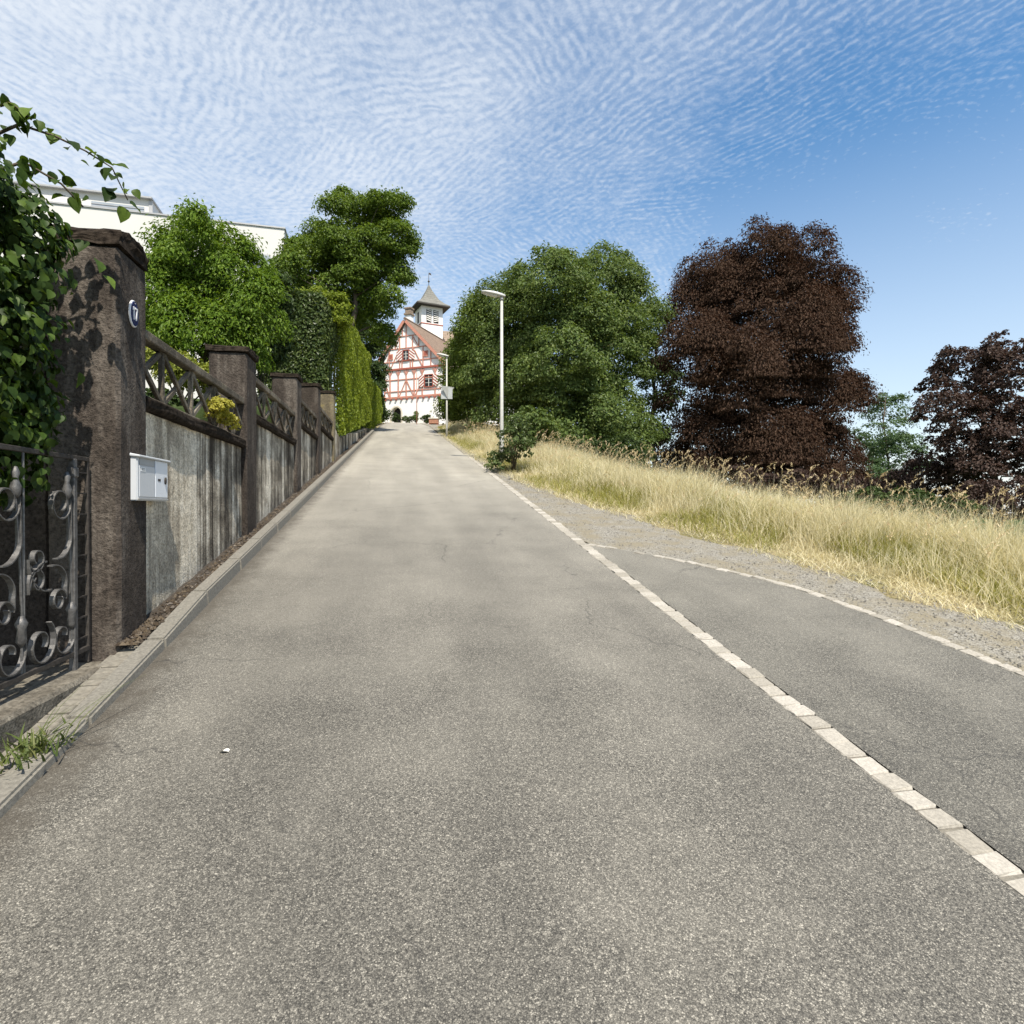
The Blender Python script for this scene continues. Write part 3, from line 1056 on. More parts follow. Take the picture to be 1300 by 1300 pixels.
def ribbon(pts, w=0.028, t=0.007):
    """flat bar bent along a path in the gate plane: w across the plane, t in it"""
    mb = MB()
    P = [Vector((0, p[0], p[1])) for p in pts]
    vs, fs = [], []
    for i, p in enumerate(P):
        d = (P[min(i + 1, len(P) - 1)] - P[max(i - 1, 0)]).normalized()
        nrm = Vector((0, -d.z, d.y)) * (t / 2)
        for sx, sn in ((-1, -1), (1, -1), (1, 1), (-1, 1)):
            vs.append(p + Vector((sx * w / 2, 0, 0)) + nrm * sn)
    for i in range(len(P) - 1):
        for k in range(4):
            fs.append((i * 4 + k, i * 4 + (k + 1) % 4, (i + 1) * 4 + (k + 1) % 4, (i + 1) * 4 + k))
    fs += [(3, 2, 1, 0), tuple(len(vs) - 4 + k for k in range(4))]
    mb.add(vs, fs)
    return mb


def spiral(c, r0, r1, a0, a1, n=26):
    return [(c[0] + (r0 + (r1 - r0) * k / n) * math.cos(a0 + (a1 - a0) * k / n), c[1] + (r0 + (r1 - r0) * k / n) * math.sin(a0 + (a1 - a0) * k / n)) for k in range(n + 1)]


# local y = along the road from 3.4, local z from 0.70
post_y = 0.46
gpart(MB().box((-.017, post_y - .017, -.01), (.017, post_y + .017, 1.24)), 'gate_post', M['iron'], 0.003)
gpart(MB().box((-.024, post_y - .024, 1.13), (.024, post_y + .024, 1.19)), 'post_collar', M['iron'], 0.006)
gpart(MB().box((-.012, -1.0, .075), (.012, .625, .105)), 'bottom_rail', M['iron_dark'], 0.003)
gpart(MB().box((-.012, -1.0, 1.235), (.012, .625, 1.262)), 'top_rail', M['iron_dark'], 0.003)
gpart(MB().box((-.010, .610, -.0), (.010, .632, 1.25)), 'hinge_post', M['iron_dark'], 0.003)
for k in range(9):
    gpart(MB().box((-.005, post_y + .018, .16 + k * .125), (.005, .610, .168 + k * .125)), 'lattice_bar', M['iron_dark'])
pi = math.pi
for cy in (0.30, -0.16, -0.62):
    # upper C-scroll with curled head, lower C-scroll curling back, heart of scrolls at the foot
    gpart(ribbon(spiral((cy + .02, .98), .045, .105, -2.4 * pi, .10 * pi) + spiral((cy + .00, .80), .125, .135, .06 * pi, -.55 * pi, 14)), 'scroll', M['iron'])
    gpart(ribbon(spiral((cy + .00, .43), .03, .07, 2.2 * pi, .0 * pi) + spiral((cy - .02, .50), .09, .14, 0, .62 * pi, 14)), 'scroll', M['iron'])
    gpart(ribbon(spiral((cy - .20, .68), .025, .075, 3.3 * pi, 1.0 * pi) + spiral((cy - .10, .66), .17, .16, 1.0 * pi, 1.55 * pi, 12)), 'scroll', M['iron'])
    gpart(ribbon(spiral((cy - .20, .56), .025, .075, -3.3 * pi, -1.0 * pi) + spiral((cy - .12, .50), .15, .16, -1.0 * pi, -1.5 * pi, 12)), 'scroll', M['iron'])
    gpart(ribbon(spiral((cy - .16, .22), .04, .13, -2.2 * pi, .3 * pi)), 'scroll', M['iron'])
    gpart(ribbon(spiral((cy + .04, .22), .03, .12, -2.0 * pi, .0 * pi) + [(cy + .155, .30), (cy + .15, .38)]), 'scroll', M['iron'])
    gpart(MB().lathe([(.008, 0), (.022, .02), (.026, .06), (.012, .10), (.020, .13), (.008, .16)], 8, (0, cy + .10, 1.0)), 'finial_knob', M['iron'], smooth=True)
    gpart(MB().tube([(0, cy + .14, .09), (0, cy + .145, .38), (0, cy + .13, .70), (0, cy + .10, 1.0)], .006, 6), 'rod', M['iron'])
    gpart(MB().lathe([(.006, 0), (.024, .03), (.018, .09), (.030, .12), (.010, .16)], 8, (0, cy + .14, .24)), 'leaf_collar', M['iron'], smooth=True)
    gpart(MB().tube([(0, cy - .30, .09), (0, cy - .30, 1.24)], .007, 6), 'rod', M['iron'])

# ------------------------------------------------------------------ FOLIAGE ENGINE
def unit(v):
    return v / np.maximum(np.linalg.norm(v, axis=-1, keepdims=True), 1e-9)


def leaves(C, N, D, L, Wd, fold=0.25):
    """C centres, N normals, D leaf directions -> quad leaves (base, side, tip, side)"""
    D = unit(D - N * (D * N).sum(1, keepdims=True))
    B = np.cross(N, D)
    L = np.asarray(L)[:, None]
    Wd = np.asarray(Wd)[:, None]
    V = np.empty((len(C), 4, 3))
    V[:, 0] = C - D * L * 0.5
    V[:, 1] = C + B * Wd * 0.5 + N * Wd * fold - D * L * 0.05
    V[:, 2] = C + D * L * 0.5 - N * L * 0.12
    V[:, 3] = C - B * Wd * 0.5 + N * Wd * fold - D * L * 0.05
    F = np.arange(len(C) * 4).reshape(-1, 4)
    return V.reshape(-1, 3), F


def crown_points(lobes, n, clumps, spread, flat=0.6, shell=(0.55, 1.05), droop=0.0, top_bias=0.25):
    """leaves lie on domed sprays that are scattered through the outer volume of ellipsoid lobes"""
    lobes = np.array(lobes, float)
    vol = (lobes[:, 3] * lobes[:, 4] * lobes[:, 5]) ** (2 / 3)
    nc = np.maximum(6, (clumps * vol / vol.sum()).astype(int))
    CC, OUT, RR = [], [], []
    for lb, k in zip(lobes, nc):
        u = unit(rng.normal(size=(k, 3)) + np.array([0, 0, top_bias]))
        rad = rng.uniform(shell[0] ** 2, shell[1] ** 2, k) ** 0.5 + 0.10 * (rng.uniform(0, 1, k) < 0.25)
        CC.append(lb[:3] + u * np.maximum(lb[3:6] - spread * 0.45, lb[3:6] * 0.4) * rad[:, None])
        OUT.append(u)
        RR.append(spread * rng.choice([0.38, 0.7, 1.0, 1.3], k, p=[.22, .28, .30, .20]) * rng.uniform(0.8, 1.2, k))
    CC, OUT, RR = np.concatenate(CC), np.concatenate(OUT), np.concatenate(RR)
    w = RR ** 1.8
    idx = rng.choice(len(CC), n, p=w / w.sum())
    o = OUT[idx]
    g = unit(rng.normal(size=(n, 3)) + o * 0.75 + np.array([0, 0, 0.65]))
    rad = np.clip(rng.normal(0.84, 0.19, n), 0.1, 1.45)
    P = CC[idx] + g * np.array([1, 1, flat]) * (RR[idx] * rad)[:, None]
    rr = np.hypot(g[:, 0], g[:, 1])
    P[:, 2] -= droop * rr ** 2 * RR[idx]
    return P, o, CC, OUT, g


def leaf_cloud(lobes, n, clumps, spread, size, aspect=0.62, flat=0.6, shell=(0.55, 1.05), droop=0.0, hang=0.0, top_bias=0.25, jit=0.5):
    P, O, CC, OUT, g = crown_points(lobes, n, clumps, spread, flat, shell, droop, top_bias)
    N = unit(g * 0.75 + O * 0.25 + np.array([0, 0, 0.35]) + rng.normal(size=P.shape) * jit)
    D = unit(g * np.array([1, 1, 0.2]) + O * 0.4 + np.array([0, 0, -0.25 - hang]) + rng.normal(size=P.shape) * 0.45)
    L = size * rng.uniform(0.5, 1.45, n)
    V, F = leaves(P, N, D, L, L * aspect)
    return V, F, CC


def px_lobes(lst, Z, jz=0.0, depth=1.0):
    """lobes given as photo outline (cx, cy, rx, ry[, dz]) standing Z metres away, with real depth"""
    out = []
    r = random.Random(len(lst) * 13 + int(Z * 7))
    for e in lst:
        dz = e[4] if len(e) > 4 else r.uniform(-jz, jz)
        z = Z + dz
        p = at(e[0], e[1], z)
        rx, rz = e[2] / 740 * z, e[3] / 740 * z
        out.append((p[0], p[1], p[2], rx, (rx + rz) / 2 * depth, rz))
    return out


def trunk(mb, base, top, r0, r1, bend=0.15, n=7, seed=0):
    r = random.Random(seed)
    base, top = Vector(base), Vector(top)
    pts, rad = [], []
    L = (top - base).length
    for i in range(n):
        u = i / (n - 1)
        j = Vector((r.uniform(-1, 1), r.uniform(-1, 1), 0)) * bend * L * 0.12 * math.sin(u * math.pi)
        pts.append(base.lerp(top, u) + j)
        flare = 1 + 0.6 * max(0, 0.12 - u) / 0.12
        rad.append((r0 + (r1 - r0) * u) * flare)
    mb.tube(pts, rad, 9)
    return pts


def tree(name, label, cat, base, lobes, n, clumps, spread, size, mat, bark='bark', r0=0.25, group=None, limbs=26, top=None, **kw):
    lb = np.array(lobes)
    c = (lb[:, :3] * lb[:, 3:4]).sum(0) / lb[:, 3].sum()
    zmax = (lb[:, 2] + lb[:, 5] * 0.5).max()
    t = thing(name, label, cat, base, 0, group)
    mb = MB()
    tp = top if top is not None else (c[0], c[1], zmax)
    b = Vector(base)
    loc = lambda p: Vector(p) - b
    pts = trunk(mb, (0, 0, -0.4), loc(tp), r0, r0 * 0.12, 0.3, 9, int(r0 * 1000) + n)
    V, F, CC = leaf_cloud(lobes, n, clumps, spread, size, **kw)
    o = obj('crown', np_mesh('crown', V - np.array(base)[None], F, M[mat]), t)
    if limbs:
        lm = mb
        r = random.Random(n)
        for k in range(limbs):
            e = Vector(CC[r.randrange(len(CC))]) - b
            # leave the trunk below the clump it feeds
            h = max(0.15, min(0.9, (e.z - 0.35 * math.hypot(e.x - pts[4].x, e.y - pts[4].y)) / max(0.5, pts[-1].z)))
            s = pts[0].lerp(pts[-1], h)
            i = min(len(pts) - 2, int(h * (len(pts) - 1)))
            s = pts[i].lerp(pts[i + 1], h * (len(pts) - 1) - i)
            mid = s.lerp(e, 0.5) + Vector((r.uniform(-.2, .2), r.uniform(-.2, .2), 0.25))
            rr = r0 * 0.28 * (1 - 0.6 * h)
            lm.tube([s, s.lerp(mid, .6), mid, mid.lerp(e, .6), e], [rr, rr * .8, rr * .6, rr * .4, rr * .12], 5)
    mb.build('trunk', M[bark], t, 0, True)
    return t


def gbase(px, Z, dz=0.0):
    p = at(px, 645, Z)
    return (float(p[0]), float(p[1]), float(gz(p[0], p[1])) + dz)


# ------------------------------------------------------------------ TREES ON THE RIGHT
tree('maple_tree', 'broad green leafy tree behind the nearer street lamp, middle of the photo', 'tree', gbase(715, 30),
     px_lobes([(700, 362, 62, 48), (765, 368, 55, 52), (652, 388, 42, 48), (805, 398, 36, 46), (690, 432, 70, 58), (772, 450, 58, 58), (635, 462, 45, 58), (700, 512, 72, 52), (775, 522, 48, 50), (650, 522, 40, 36), (735, 562, 60, 28), (800, 560, 30, 24), (712, 440, 92, 92, 0), (715, 470, 60, 60, -3.2), (745, 535, 60, 40, -3.4)], 30, 2.2),
     175000, 600, 0.85, 0.14, 'leaf_maple', r0=0.38, flat=0.5, droop=0.45)
tree('lime_tree', 'smaller yellow-green tree between the timbered house and the broad green tree', 'tree', gbase(608, 34),
     px_lobes([(603, 418, 28, 42), (590, 462, 24, 42), (618, 455, 30, 50), (607, 498, 30, 26), (577, 492, 13, 26), (580, 515, 18, 18)], 34, 1.2),
     46000, 300, 0.72, 0.14, 'leaf_lime', bark='bark_pale', r0=0.22, flat=0.6, droop=0.3)
tree('copper_beech', 'big dark purple-brown copper beech standing behind the meadow', 'tree', gbase(965, 32),
     px_lobes([(960, 330, 60, 44), (912, 372, 54, 48), (1018, 362, 56, 46), (968, 420, 78, 55), (1036, 425, 42, 52), (893, 450, 50, 58), (962, 500, 78, 55), (1046, 500, 46, 52), (892, 545, 50, 52), (1030, 578, 66, 46), (950, 590, 84, 40), (870, 588, 34, 40), (1056, 580, 34, 46), (1060, 612, 44, 30), (860, 440, 24, 50), (908, 336, 42, 34), (1012, 322, 48, 36), (1046, 388, 34, 54), (876, 395, 34, 50), (1082, 485, 14, 7), (968, 440, 88, 120, 0), (890, 570, 50, 44, -2.4), (1010, 590, 56, 34, -3.2), (1010, 440, 60, 60, -3.0), (950, 470, 66, 60, -3.6), (965, 560, 80, 48, -3.8)], 32, 2.0),
     320000, 640, 0.95, 0.14, 'leaf_beech', r0=0.5, flat=0.5, droop=0.9, hang=0.9, aspect=0.45, top=tuple(at(965, 345, 32)))
tree('copper_beech', 'sparser purple-brown tree at the right edge of the photo', 'tree', gbase(1265, 23),
     px_lobes([(1232, 478, 52, 44), (1285, 468, 55, 52), (1204, 520, 36, 36), (1255, 550, 55, 50), (1300, 560, 50, 60), (1215, 575, 40, 34), (1185, 478, 18, 18), (1270, 605, 60, 40)], 23, 1.4),
     34000, 330, 0.40, 0.125, 'leaf_brown', r0=0.26, flat=0.5, droop=0.5, limbs=40)
tree('young_tree', 'slender bluish-green tree seen between the two copper beeches', 'tree', gbase(1125, 44),
     px_lobes([(1126, 520, 20, 26), (1118, 560, 32, 32), (1140, 585, 38, 34), (1110, 610, 36, 30)], 44, 1.5),
     15000, 170, 0.7, 0.17, 'leaf_far', r0=0.2, flat=0.55, limbs=16)
tree('oak_tree', 'dark green tree filling the gap between the broad tree and the copper beech', 'tree', gbase(835, 41),
     px_lobes([(826, 440, 24, 50), (838, 490, 22, 46), (826, 545, 20, 30)], 41, 1.0),
     13000, 90, 0.75, 0.19, 'leaf_dark', r0=0.28, flat=0.55, limbs=20)


def shrub(name, label, cat, base, lobes, n, clumps, spread, size, mat, nstem=7, group=None, stem_r=0.012, **kw):
    t = thing(name, label, cat, base, 0, group)
    V, F, CC = leaf_cloud(lobes, n, clumps, spread, size, **kw)
    b = np.array(base)
    mb = MB()
    r = random.Random(n)
    for k in range(nstem):
        e = Vector(CC[r.randrange(len(CC))] - b)
        s = Vector((r.uniform(-.06, .06), r.uniform(-.06, .06), -.1))
        mid = s.lerp(e, .5) + Vector((0, 0, .12 * e.length))
        mb.tube([s, mid, e], [stem_r, stem_r * .7, stem_r * .3], 5)
    mb.build('stems', M['stem'], t, 0, True)
    obj('foliage', np_mesh('foliage', V - b[None], F, M[mat]), t)
    return t


shrub('brown_shrub', 'low rust-brown shrub at the foot of the right-hand copper trees', 'shrub', gbase(1180, 25), px_lobes([(1178, 600, 36, 30), (1140, 618, 34, 24), (1210, 618, 34, 26)], 25, .4), 16000, 110, 0.35, 0.10, 'leaf_brown', droop=0.5, hang=0.5)
shrub('brown_shrub', 'dark brown shrub behind the tall grass at the right edge, below the sparser tree', 'shrub', gbase(1265, 19), px_lobes([(1245, 635, 36, 26), (1290, 632, 40, 28)], 19, .4), 11000, 80, 0.28, 0.09, 'leaf_brown', droop=0.4)
shrub('dark_shrub', 'dark shrub behind the grass crest at the foot of the big copper beech', 'shrub', gbase(1000, 25), px_lobes([(940, 612, 40, 20), (1000, 618, 46, 22), (1065, 622, 40, 22), (1110, 630, 34, 18)], 25, .4), 15000, 120, 0.33, 0.10, 'leaf_brown', 10)
shrub('bramble_shrub', 'dark green shrub behind the grass crest below the young bluish tree', 'shrub', gbase(1150, 17), px_lobes([(1100, 640, 40, 22), (1150, 645, 40, 22), (1200, 648, 36, 20)], 17, .4), 13000, 110, 0.26, 0.09, 'leaf_dark', 10)
shrub('dark_shrub', 'low dark green shrub under the right side of the broad tree', 'shrub', gbase(785, 24), px_lobes([(790, 578, 34, 22), (745, 578, 34, 20), (818, 592, 16, 14), (705, 572, 26, 18)], 24, .4), 16000, 120, 0.35, 0.11, 'leaf_dark')
shrub('hazel_bush', 'pale green bush growing through the grass at the foot of the nearer street lamp', 'bush', (2.82, 14.7, float(gz(2.82, 14.7))),
      px_lobes([(652, 560, 22, 20), (640, 580, 20, 14), (660, 545, 14, 16), (632, 592, 12, 6), (668, 566, 12, 14)], 14.9, .25), 2600, 90, 0.17, 0.085, 'leaf_bush', 16, shell=(0.3, 1.1), aspect=.55)
shrub('elder_bush', 'bright green bush close behind the foot of the nearer street lamp', 'bush', gbase(675, 19), px_lobes([(672, 535, 26, 20), (690, 548, 22, 14), (660, 545, 16, 18)], 19, .3), 4200, 90, 0.26, 0.10, 'leaf_maple', 10)
shrub('verge_bush', 'green bush on the verge behind the farther lamp post', 'bush', gbase(592, 44), px_lobes([(590, 526, 20, 14), (604, 530, 16, 11), (576, 531, 12, 9)], 44, .5), 4500, 80, 0.4, 0.15, 'leaf_lime', 6)

# ------------------------------------------------------------------ PLANTS ON THE LEFT
def gl(px, Z):
    p = at(px, 645, Z)
    return (float(p[0]), float(p[1]), float(gz(p[0], p[1])))


tree('wisteria_tree', 'bright green climbing bushy tree behind the first railing of the wall', 'tree', gl(262, 10.2),
     px_lobes([(250, 332, 48, 44), (214, 368, 36, 52), (300, 354, 44, 44), (328, 395, 30, 46), (243, 420, 56, 52), (290, 432, 46, 46), (206, 440, 26, 40), (258, 300, 14, 12), (240, 284, 6, 8), (252, 276, 5, 7), (282, 304, 10, 9), (312, 316, 12, 10), (222, 318, 14, 12), (340, 362, 12, 14), (198, 342, 10, 14)], 10.2, .5),
     52000, 380, 0.26, 0.07, 'leaf_vine', r0=0.09, flat=0.65, droop=0.45, hang=0.4, limbs=24, aspect=.45)
tree('walnut_tree', 'tall green tree rising above the clipped hedge, left of the timbered house', 'tree', gl(430, 32),
     px_lobes([(462, 282, 28, 28), (492, 272, 24, 22), (506, 305, 22, 26), (470, 318, 34, 28), (428, 262, 14, 12), (424, 300, 18, 20), (396, 328, 32, 32), (442, 352, 48, 38), (505, 345, 20, 20), (370, 345, 22, 28), (412, 392, 42, 36), (472, 385, 26, 28), (486, 425, 14, 20), (512, 256, 12, 9), (440, 250, 12, 7), (518, 318, 8, 9), (512, 350, 10, 9), (404, 292, 9, 7), (376, 312, 10, 8), (452, 258, 14, 9), (480, 250, 14, 9), (350, 365, 12, 14), (498, 372, 14, 12)], 32, 1.6),
     86000, 560, 0.62, 0.14, 'leaf_tall', r0=0.3, flat=0.6, droop=0.35, limbs=34, top=tuple(at(455, 300, 32)))
tree('yew_tree', 'dark green tree close to the left corner of the timbered house', 'tree', gl(470, 52),
     px_lobes([(474, 462, 13, 34), (462, 432, 20, 30), (479, 478, 8, 22), (470, 500, 16, 26), (478, 522, 10, 20)], 52, 1), 22000, 120, 0.7, 0.18, 'leaf_dark', r0=0.25, limbs=10)
shrub('dark_laurel', 'dark leafy shrub in the shade between the climbing tree and the clipped hedge', 'shrub', gl(332, 13.2), px_lobes([(338, 420, 26, 52), (318, 452, 40, 36), (352, 380, 20, 40)], 13.2, .3), 15000, 130, 0.25, 0.085, 'leaf_dark', 8)
for k, (px, Z, lab) in enumerate([(225, 6.9, 'dark green shrub low behind the near end of the first railing'), (275, 8.6, 'dark green shrub low behind the far end of the first railing'), (352, 11.2, 'dark green shrub behind the second railing of the wall')]):
    b = gl(px, Z)
    zc_ = (2.75, 2.9, 3.3)[k]
    shrub('garden_shrub', lab, 'shrub', b, [(b[0] - .25, b[1], zc_ - .2, .45, .75, .5), (b[0] - .3, b[1] + .9, zc_, .4, .7, .45), (b[0] - .3, b[1] - .8, zc_ - .25, .4, .6, .4)], 9000, 90, .17, .06, 'leaf_dark', 8)
shrub('golden_shrub', 'yellow-green shrub seen through the lattice of the first railing', 'shrub', gl(232, 7.6), px_lobes([(226, 470, 22, 24), (262, 488, 24, 18), (246, 478, 22, 20), (204, 458, 14, 20), (282, 480, 14, 14)], 7.6, .15), 6500, 90, 0.13, 0.045, 'leaf_ygreen', 8)


def hedge_points(n, x0, x1, y0, y1, zb, zt, jit=0.10):
    """points over the faces of a clipped hedge; zb, zt are functions of y"""
    ax, ay = x1 - x0, y1 - y0
    hgt = (zt((y0 + y1) / 2) - zb((y0 + y1) / 2))
    areas = np.array([ay * hgt, ax * hgt, ax * ay, ax * hgt])
    f = rng.choice(4, n, p=areas / areas.sum())
    u, v = rng.uniform(0, 1, n), rng.uniform(0, 1, n)
    P = np.empty((n, 3))
    N = np.zeros((n, 3))
    y = np.where(f == 1, y0, np.where(f == 3, y1, y0 + u * ay))
    P[:, 1] = y
    P[:, 0] = np.where(f == 0, x1, x0 + (v if True else u) * ax)
    P[:, 0] = np.where((f == 1) | (f == 3), x0 + u * ax, P[:, 0])
    ztop, zbot = zt(y), zb(y)
    P[:, 2] = np.where(f == 2, ztop, zbot + v * (ztop - zbot))
    N[f == 0, 0] = 1
    N[f == 1, 1] = -1
    N[f == 3, 1] = 1
    N[f == 2, 2] = 1
    # round the box off and let it bulge
    c = np.array([(x0 + x1) / 2, 0, 0])
    k = 0.5 + 0.5 * np.sin(P[:, 1] * 1.7) * np.sin(P[:, 2] * 1.9 + P[:, 0])
    P += N * (jit * (k[:, None] - 0.3) * 2.2)
    P -= N * np.abs(rng.normal(size=(n, 1))) * jit * 0.9
    tz = np.clip((P[:, 2] - (ztop - 0.5)) / 0.5, 0, 1)
    P[:, 0] += (c[0] - P[:, 0]) * 0.13 * tz ** 2
    return P, N


def hedge(name, label, base, n, size, mat, x0, x1, y0, y1, zb, zt, jit=0.1, extra=None, aspect=.6):
    t = thing(name, label, 'hedge', base)
    P, N = hedge_points(n, x0, x1, y0, y1, zb, zt, jit)
    if extra is not None:
        P = np.concatenate([P, extra[0]])
        N = np.concatenate([N, extra[1]])
    m = len(P)
    Nn = unit(N * 0.8 + np.array([0, 0, 0.35]) + rng.normal(size=P.shape) * 0.6)
    D = unit(N * 0.4 + np.array([0, 0, 0.7]) + rng.normal(size=P.shape) * 0.7)
    L = size * rng.uniform(.6, 1.4, m)
    V, F = leaves(P, Nn, D, L, L * aspect)
    b = np.array(base)
    obj('foliage', np_mesh('foliage', V - b, F, M[mat]), t)
    st = MB()
    for yy in np.arange(y0 + .5, y1, 1.1):
        st.tube([((x0 + x1) / 2 - b[0], yy - b[1], float(zb(yy)) - b[2] - .4), ((x0 + x1) / 2 - b[0], yy - b[1], float(zt(yy)) - b[2] - .4)], .04, 5)
    st.build('stems', M['bark'], t)
    return t


gr = lambda y: ground_road(y)
hedge('clipped_hedge', 'tall dark green clipped end of the hedge standing behind the last tall pillar', (-2.6, 17.2, float(gz(-2.6, 17.2))), 48000, 0.10, 'leaf_bush',
      -3.75, -2.02, 16.62, 18.0, lambda y: gr(y) + 0.9, lambda y: gr(y) * 0 + 7.45, 0.20)
hedge('lime_hedge', 'tall lime green hedge overhanging the far end of the wall', (-2.4, 19, float(gz(-2.4, 19))), 72000, 0.085, 'leaf_hedge',
      -3.4, -1.74, 17.9, 35, lambda y: gr(y) + 0.65, lambda y: gr(y) + 4.55 - (y - 18) * 0.01, 0.14)
hedge('lime_hedge', 'lower lime green hedge running on towards the timbered house', (-2.4, 38, float(gz(-2.4, 38))), 50000, 0.11, 'leaf_hedge',
      -3.4, -1.72, 35, 61, lambda y: gr(y) + 0.15, lambda y: gr(y) + 3.05 - (y - 35) * 0.008, 0.14)

# lit rim of the dark hedge end, imitated by paler leaves on its shoulders
shrub('hedge_lit_rim', 'paler leaves added as the lit rim over the dark clipped hedge end', 'shrub', (-2.8, 17.4, 7.1), px_lobes([(390, 384, 42, 14), (354, 410, 16, 34), (430, 400, 16, 26), (410, 380, 20, 10)], 16.7, .2), 11000, 200, 0.24, 0.085, 'leaf_hedge', 5)

# creeper over the gate --------------------------------------------------
def leaf_shape(k):
    """one broad pointed leaf, folded along its midrib, 12 faces"""
    r = random.Random(k)
    w = [0.0, .30, .44, .40, .24, .0]
    l = [0.0, .16, .38, .62, .84, 1.06]
    vs = []
    for i in range(6):
        bend = -0.22 * l[i] ** 2 + r.uniform(-.02, .02)
        vs.append((0, l[i], bend))
        if 0 < i < 5:
            up = .16 * w[i] / .44 + r.uniform(-.03, .03)
            vs.append((-w[i], l[i] - .03, bend + up))
            vs.append((w[i], l[i] - .03, bend + up))
    mid = [0, 1, 4, 7, 10, 13]
    fs = []
    L_ = [None, 2, 5, 8, 11, None]
    R_ = [None, 3, 6, 9, 12, None]
    for i in range(5):
        a, b = mid[i], mid[i + 1]
        for s in (L_, R_):
            q = [a] + ([s[i]] if s[i] is not None else []) + ([s[i + 1]] if s[i + 1] is not None else []) + [b]
            if len(q) >= 3:
                fs.append(tuple(q if s is R_ else reversed(q)))
    me = bpy.data.meshes.new('leaf')
    me.from_pydata(vs, [], fs)
    me.materials.append(M['leaf_ivy1'])
    for p in me.polygons:
        p.use_smooth = True
    return me


def ivy_single():
    m, t, b = new_mat('leaf_ivy_single')
    r = t.node('ShaderNodeObjectInfo').outputs['Random']
    col = t.ramp(r, [(0.0, (0.022, 0.044, 0.008)), (0.6, (0.050, 0.090, 0.014)), (1.0, (0.12, 0.18, 0.028))])
    vein = t.noise(t.node('ShaderNodeTexCoord').outputs['Object'], 4, 3)
    col = t.mix(1.0, col, t.rng(vein, .3, .7, .8, 1.2), 'MULTIPLY')
    t.put(b.inputs['Base Color'], col)
    b.inputs['Roughness'].default_value = 0.52
    b.inputs['Specular IOR Level'].default_value = 0.22
    tr = t.node('ShaderNodeBsdfTranslucent')
    t.put(tr.inputs['Color'], t.mix(1.0, col, (1.5, 1.4, 0.5), 'MULTIPLY'))
    mx = t.node('ShaderNodeMixShader')
    mx.inputs[0].default_value = 0.42
    t.l.new(b.outputs[0], mx.inputs[1])
    t.l.new(tr.outputs[0], mx.inputs[2])
    t.l.new(mx.outputs[0], m.node_tree.nodes['Material Output'].inputs[0])
    return m


M['leaf_ivy1'] = ivy_single()
LEAF = [leaf_shape(k) for k in range(5)]
cre = thing('creeper', 'dark green leafy creeper hanging over the iron gate at the left edge', 'climbing plant', (-2.25, 3.5, 0.7))
cb = Vector(cre.location)
# woody stems climbing up and arching out
st = MB()
for k, (x, y) in enumerate([(-2.3, 3.7), (-2.42, 3.45), (-2.36, 3.1), (-2.45, 2.7)]):
    st.tube([(x - cb.x, y - cb.y, 0), (x - cb.x + .05, y - cb.y - .04, .9), (x - cb.x - .03, y - cb.y + .05, 1.8), (x - cb.x + .04, y - cb.y, 2.7), (x - cb.x, y - cb.y + .03, 3.2)], [.03, .026, .022, .015, .006], 6)
st.build('stems', M['stem'], cre, 0, True)
BR = [[(-2.22, 3.55, 3.55), (-2.02, 3.60, 3.72), (-1.88, 3.66, 3.71), (-1.76, 3.72, 3.68), (-1.64, 3.76, 3.62), (-1.575, 3.80, 3.46)],
      [(-2.3, 3.4, 3.4), (-2.14, 3.5, 3.72), (-2.03, 3.55, 3.80), (-1.95, 3.58, 3.74)],
      [(-2.2, 3.5, 3.35), (-2.0, 3.6, 3.52), (-1.86, 3.68, 3.46), (-1.77, 3.72, 3.36)]]
tw = MB()
for br in BR:
    tw.tube([Vector(p) - cb for p in br], [.010, .008, .006, .005, .004, .003][:len(br)], 6)
tw.build('twigs', M['stem'], cre, 0, True)
cam_p = np.array([0, 0, EYE])
spots = []      # position, out direction, size
for br in BR:
    q = catmull(br, 0.022)
    for p in q[3:]:
        spots.append((p + rng.normal(size=3) * 0.03, unit(rng.normal(size=3) + np.array([.2, -.5, .2])), rng.uniform(.04, .088)))
NBR = len(spots)
n = 11500
lob = np.array([(-2.18, 3.45, 3.35, .22, .36, .32), (-2.06, 3.55, 3.05, .26, .36, .42), (-2.10, 3.45, 2.55, .22, .40, .42), (-2.10, 3.45, 2.05, .20, .38, .40), (-2.12, 3.0, 2.6, .26, .5, .8), (-2.15, 2.6, 2.45, .28, .5, .75), (-2.04, 3.64, 2.35, .15, .28, .6), (-2.14, 3.4, 1.85, .14, .32, .22), (-2.2, 3.3, 3.1, .22, .4, .45)])
P, O, CC, OUT, g = crown_points(lob, n, 420, 0.12, 0.9, (0.3, 1.0), 0.3, 0.0)
keep = (P[:, 2] > 1.60) & ~((P[:, 1] > 4.03) & (P[:, 0] < -1.72))
P, O, g = P[keep], O[keep], g[keep]
for p, o_, gg in zip(P, O, g):
    spots.append((p, unit(o_ + gg), rng.uniform(.028, .066)))
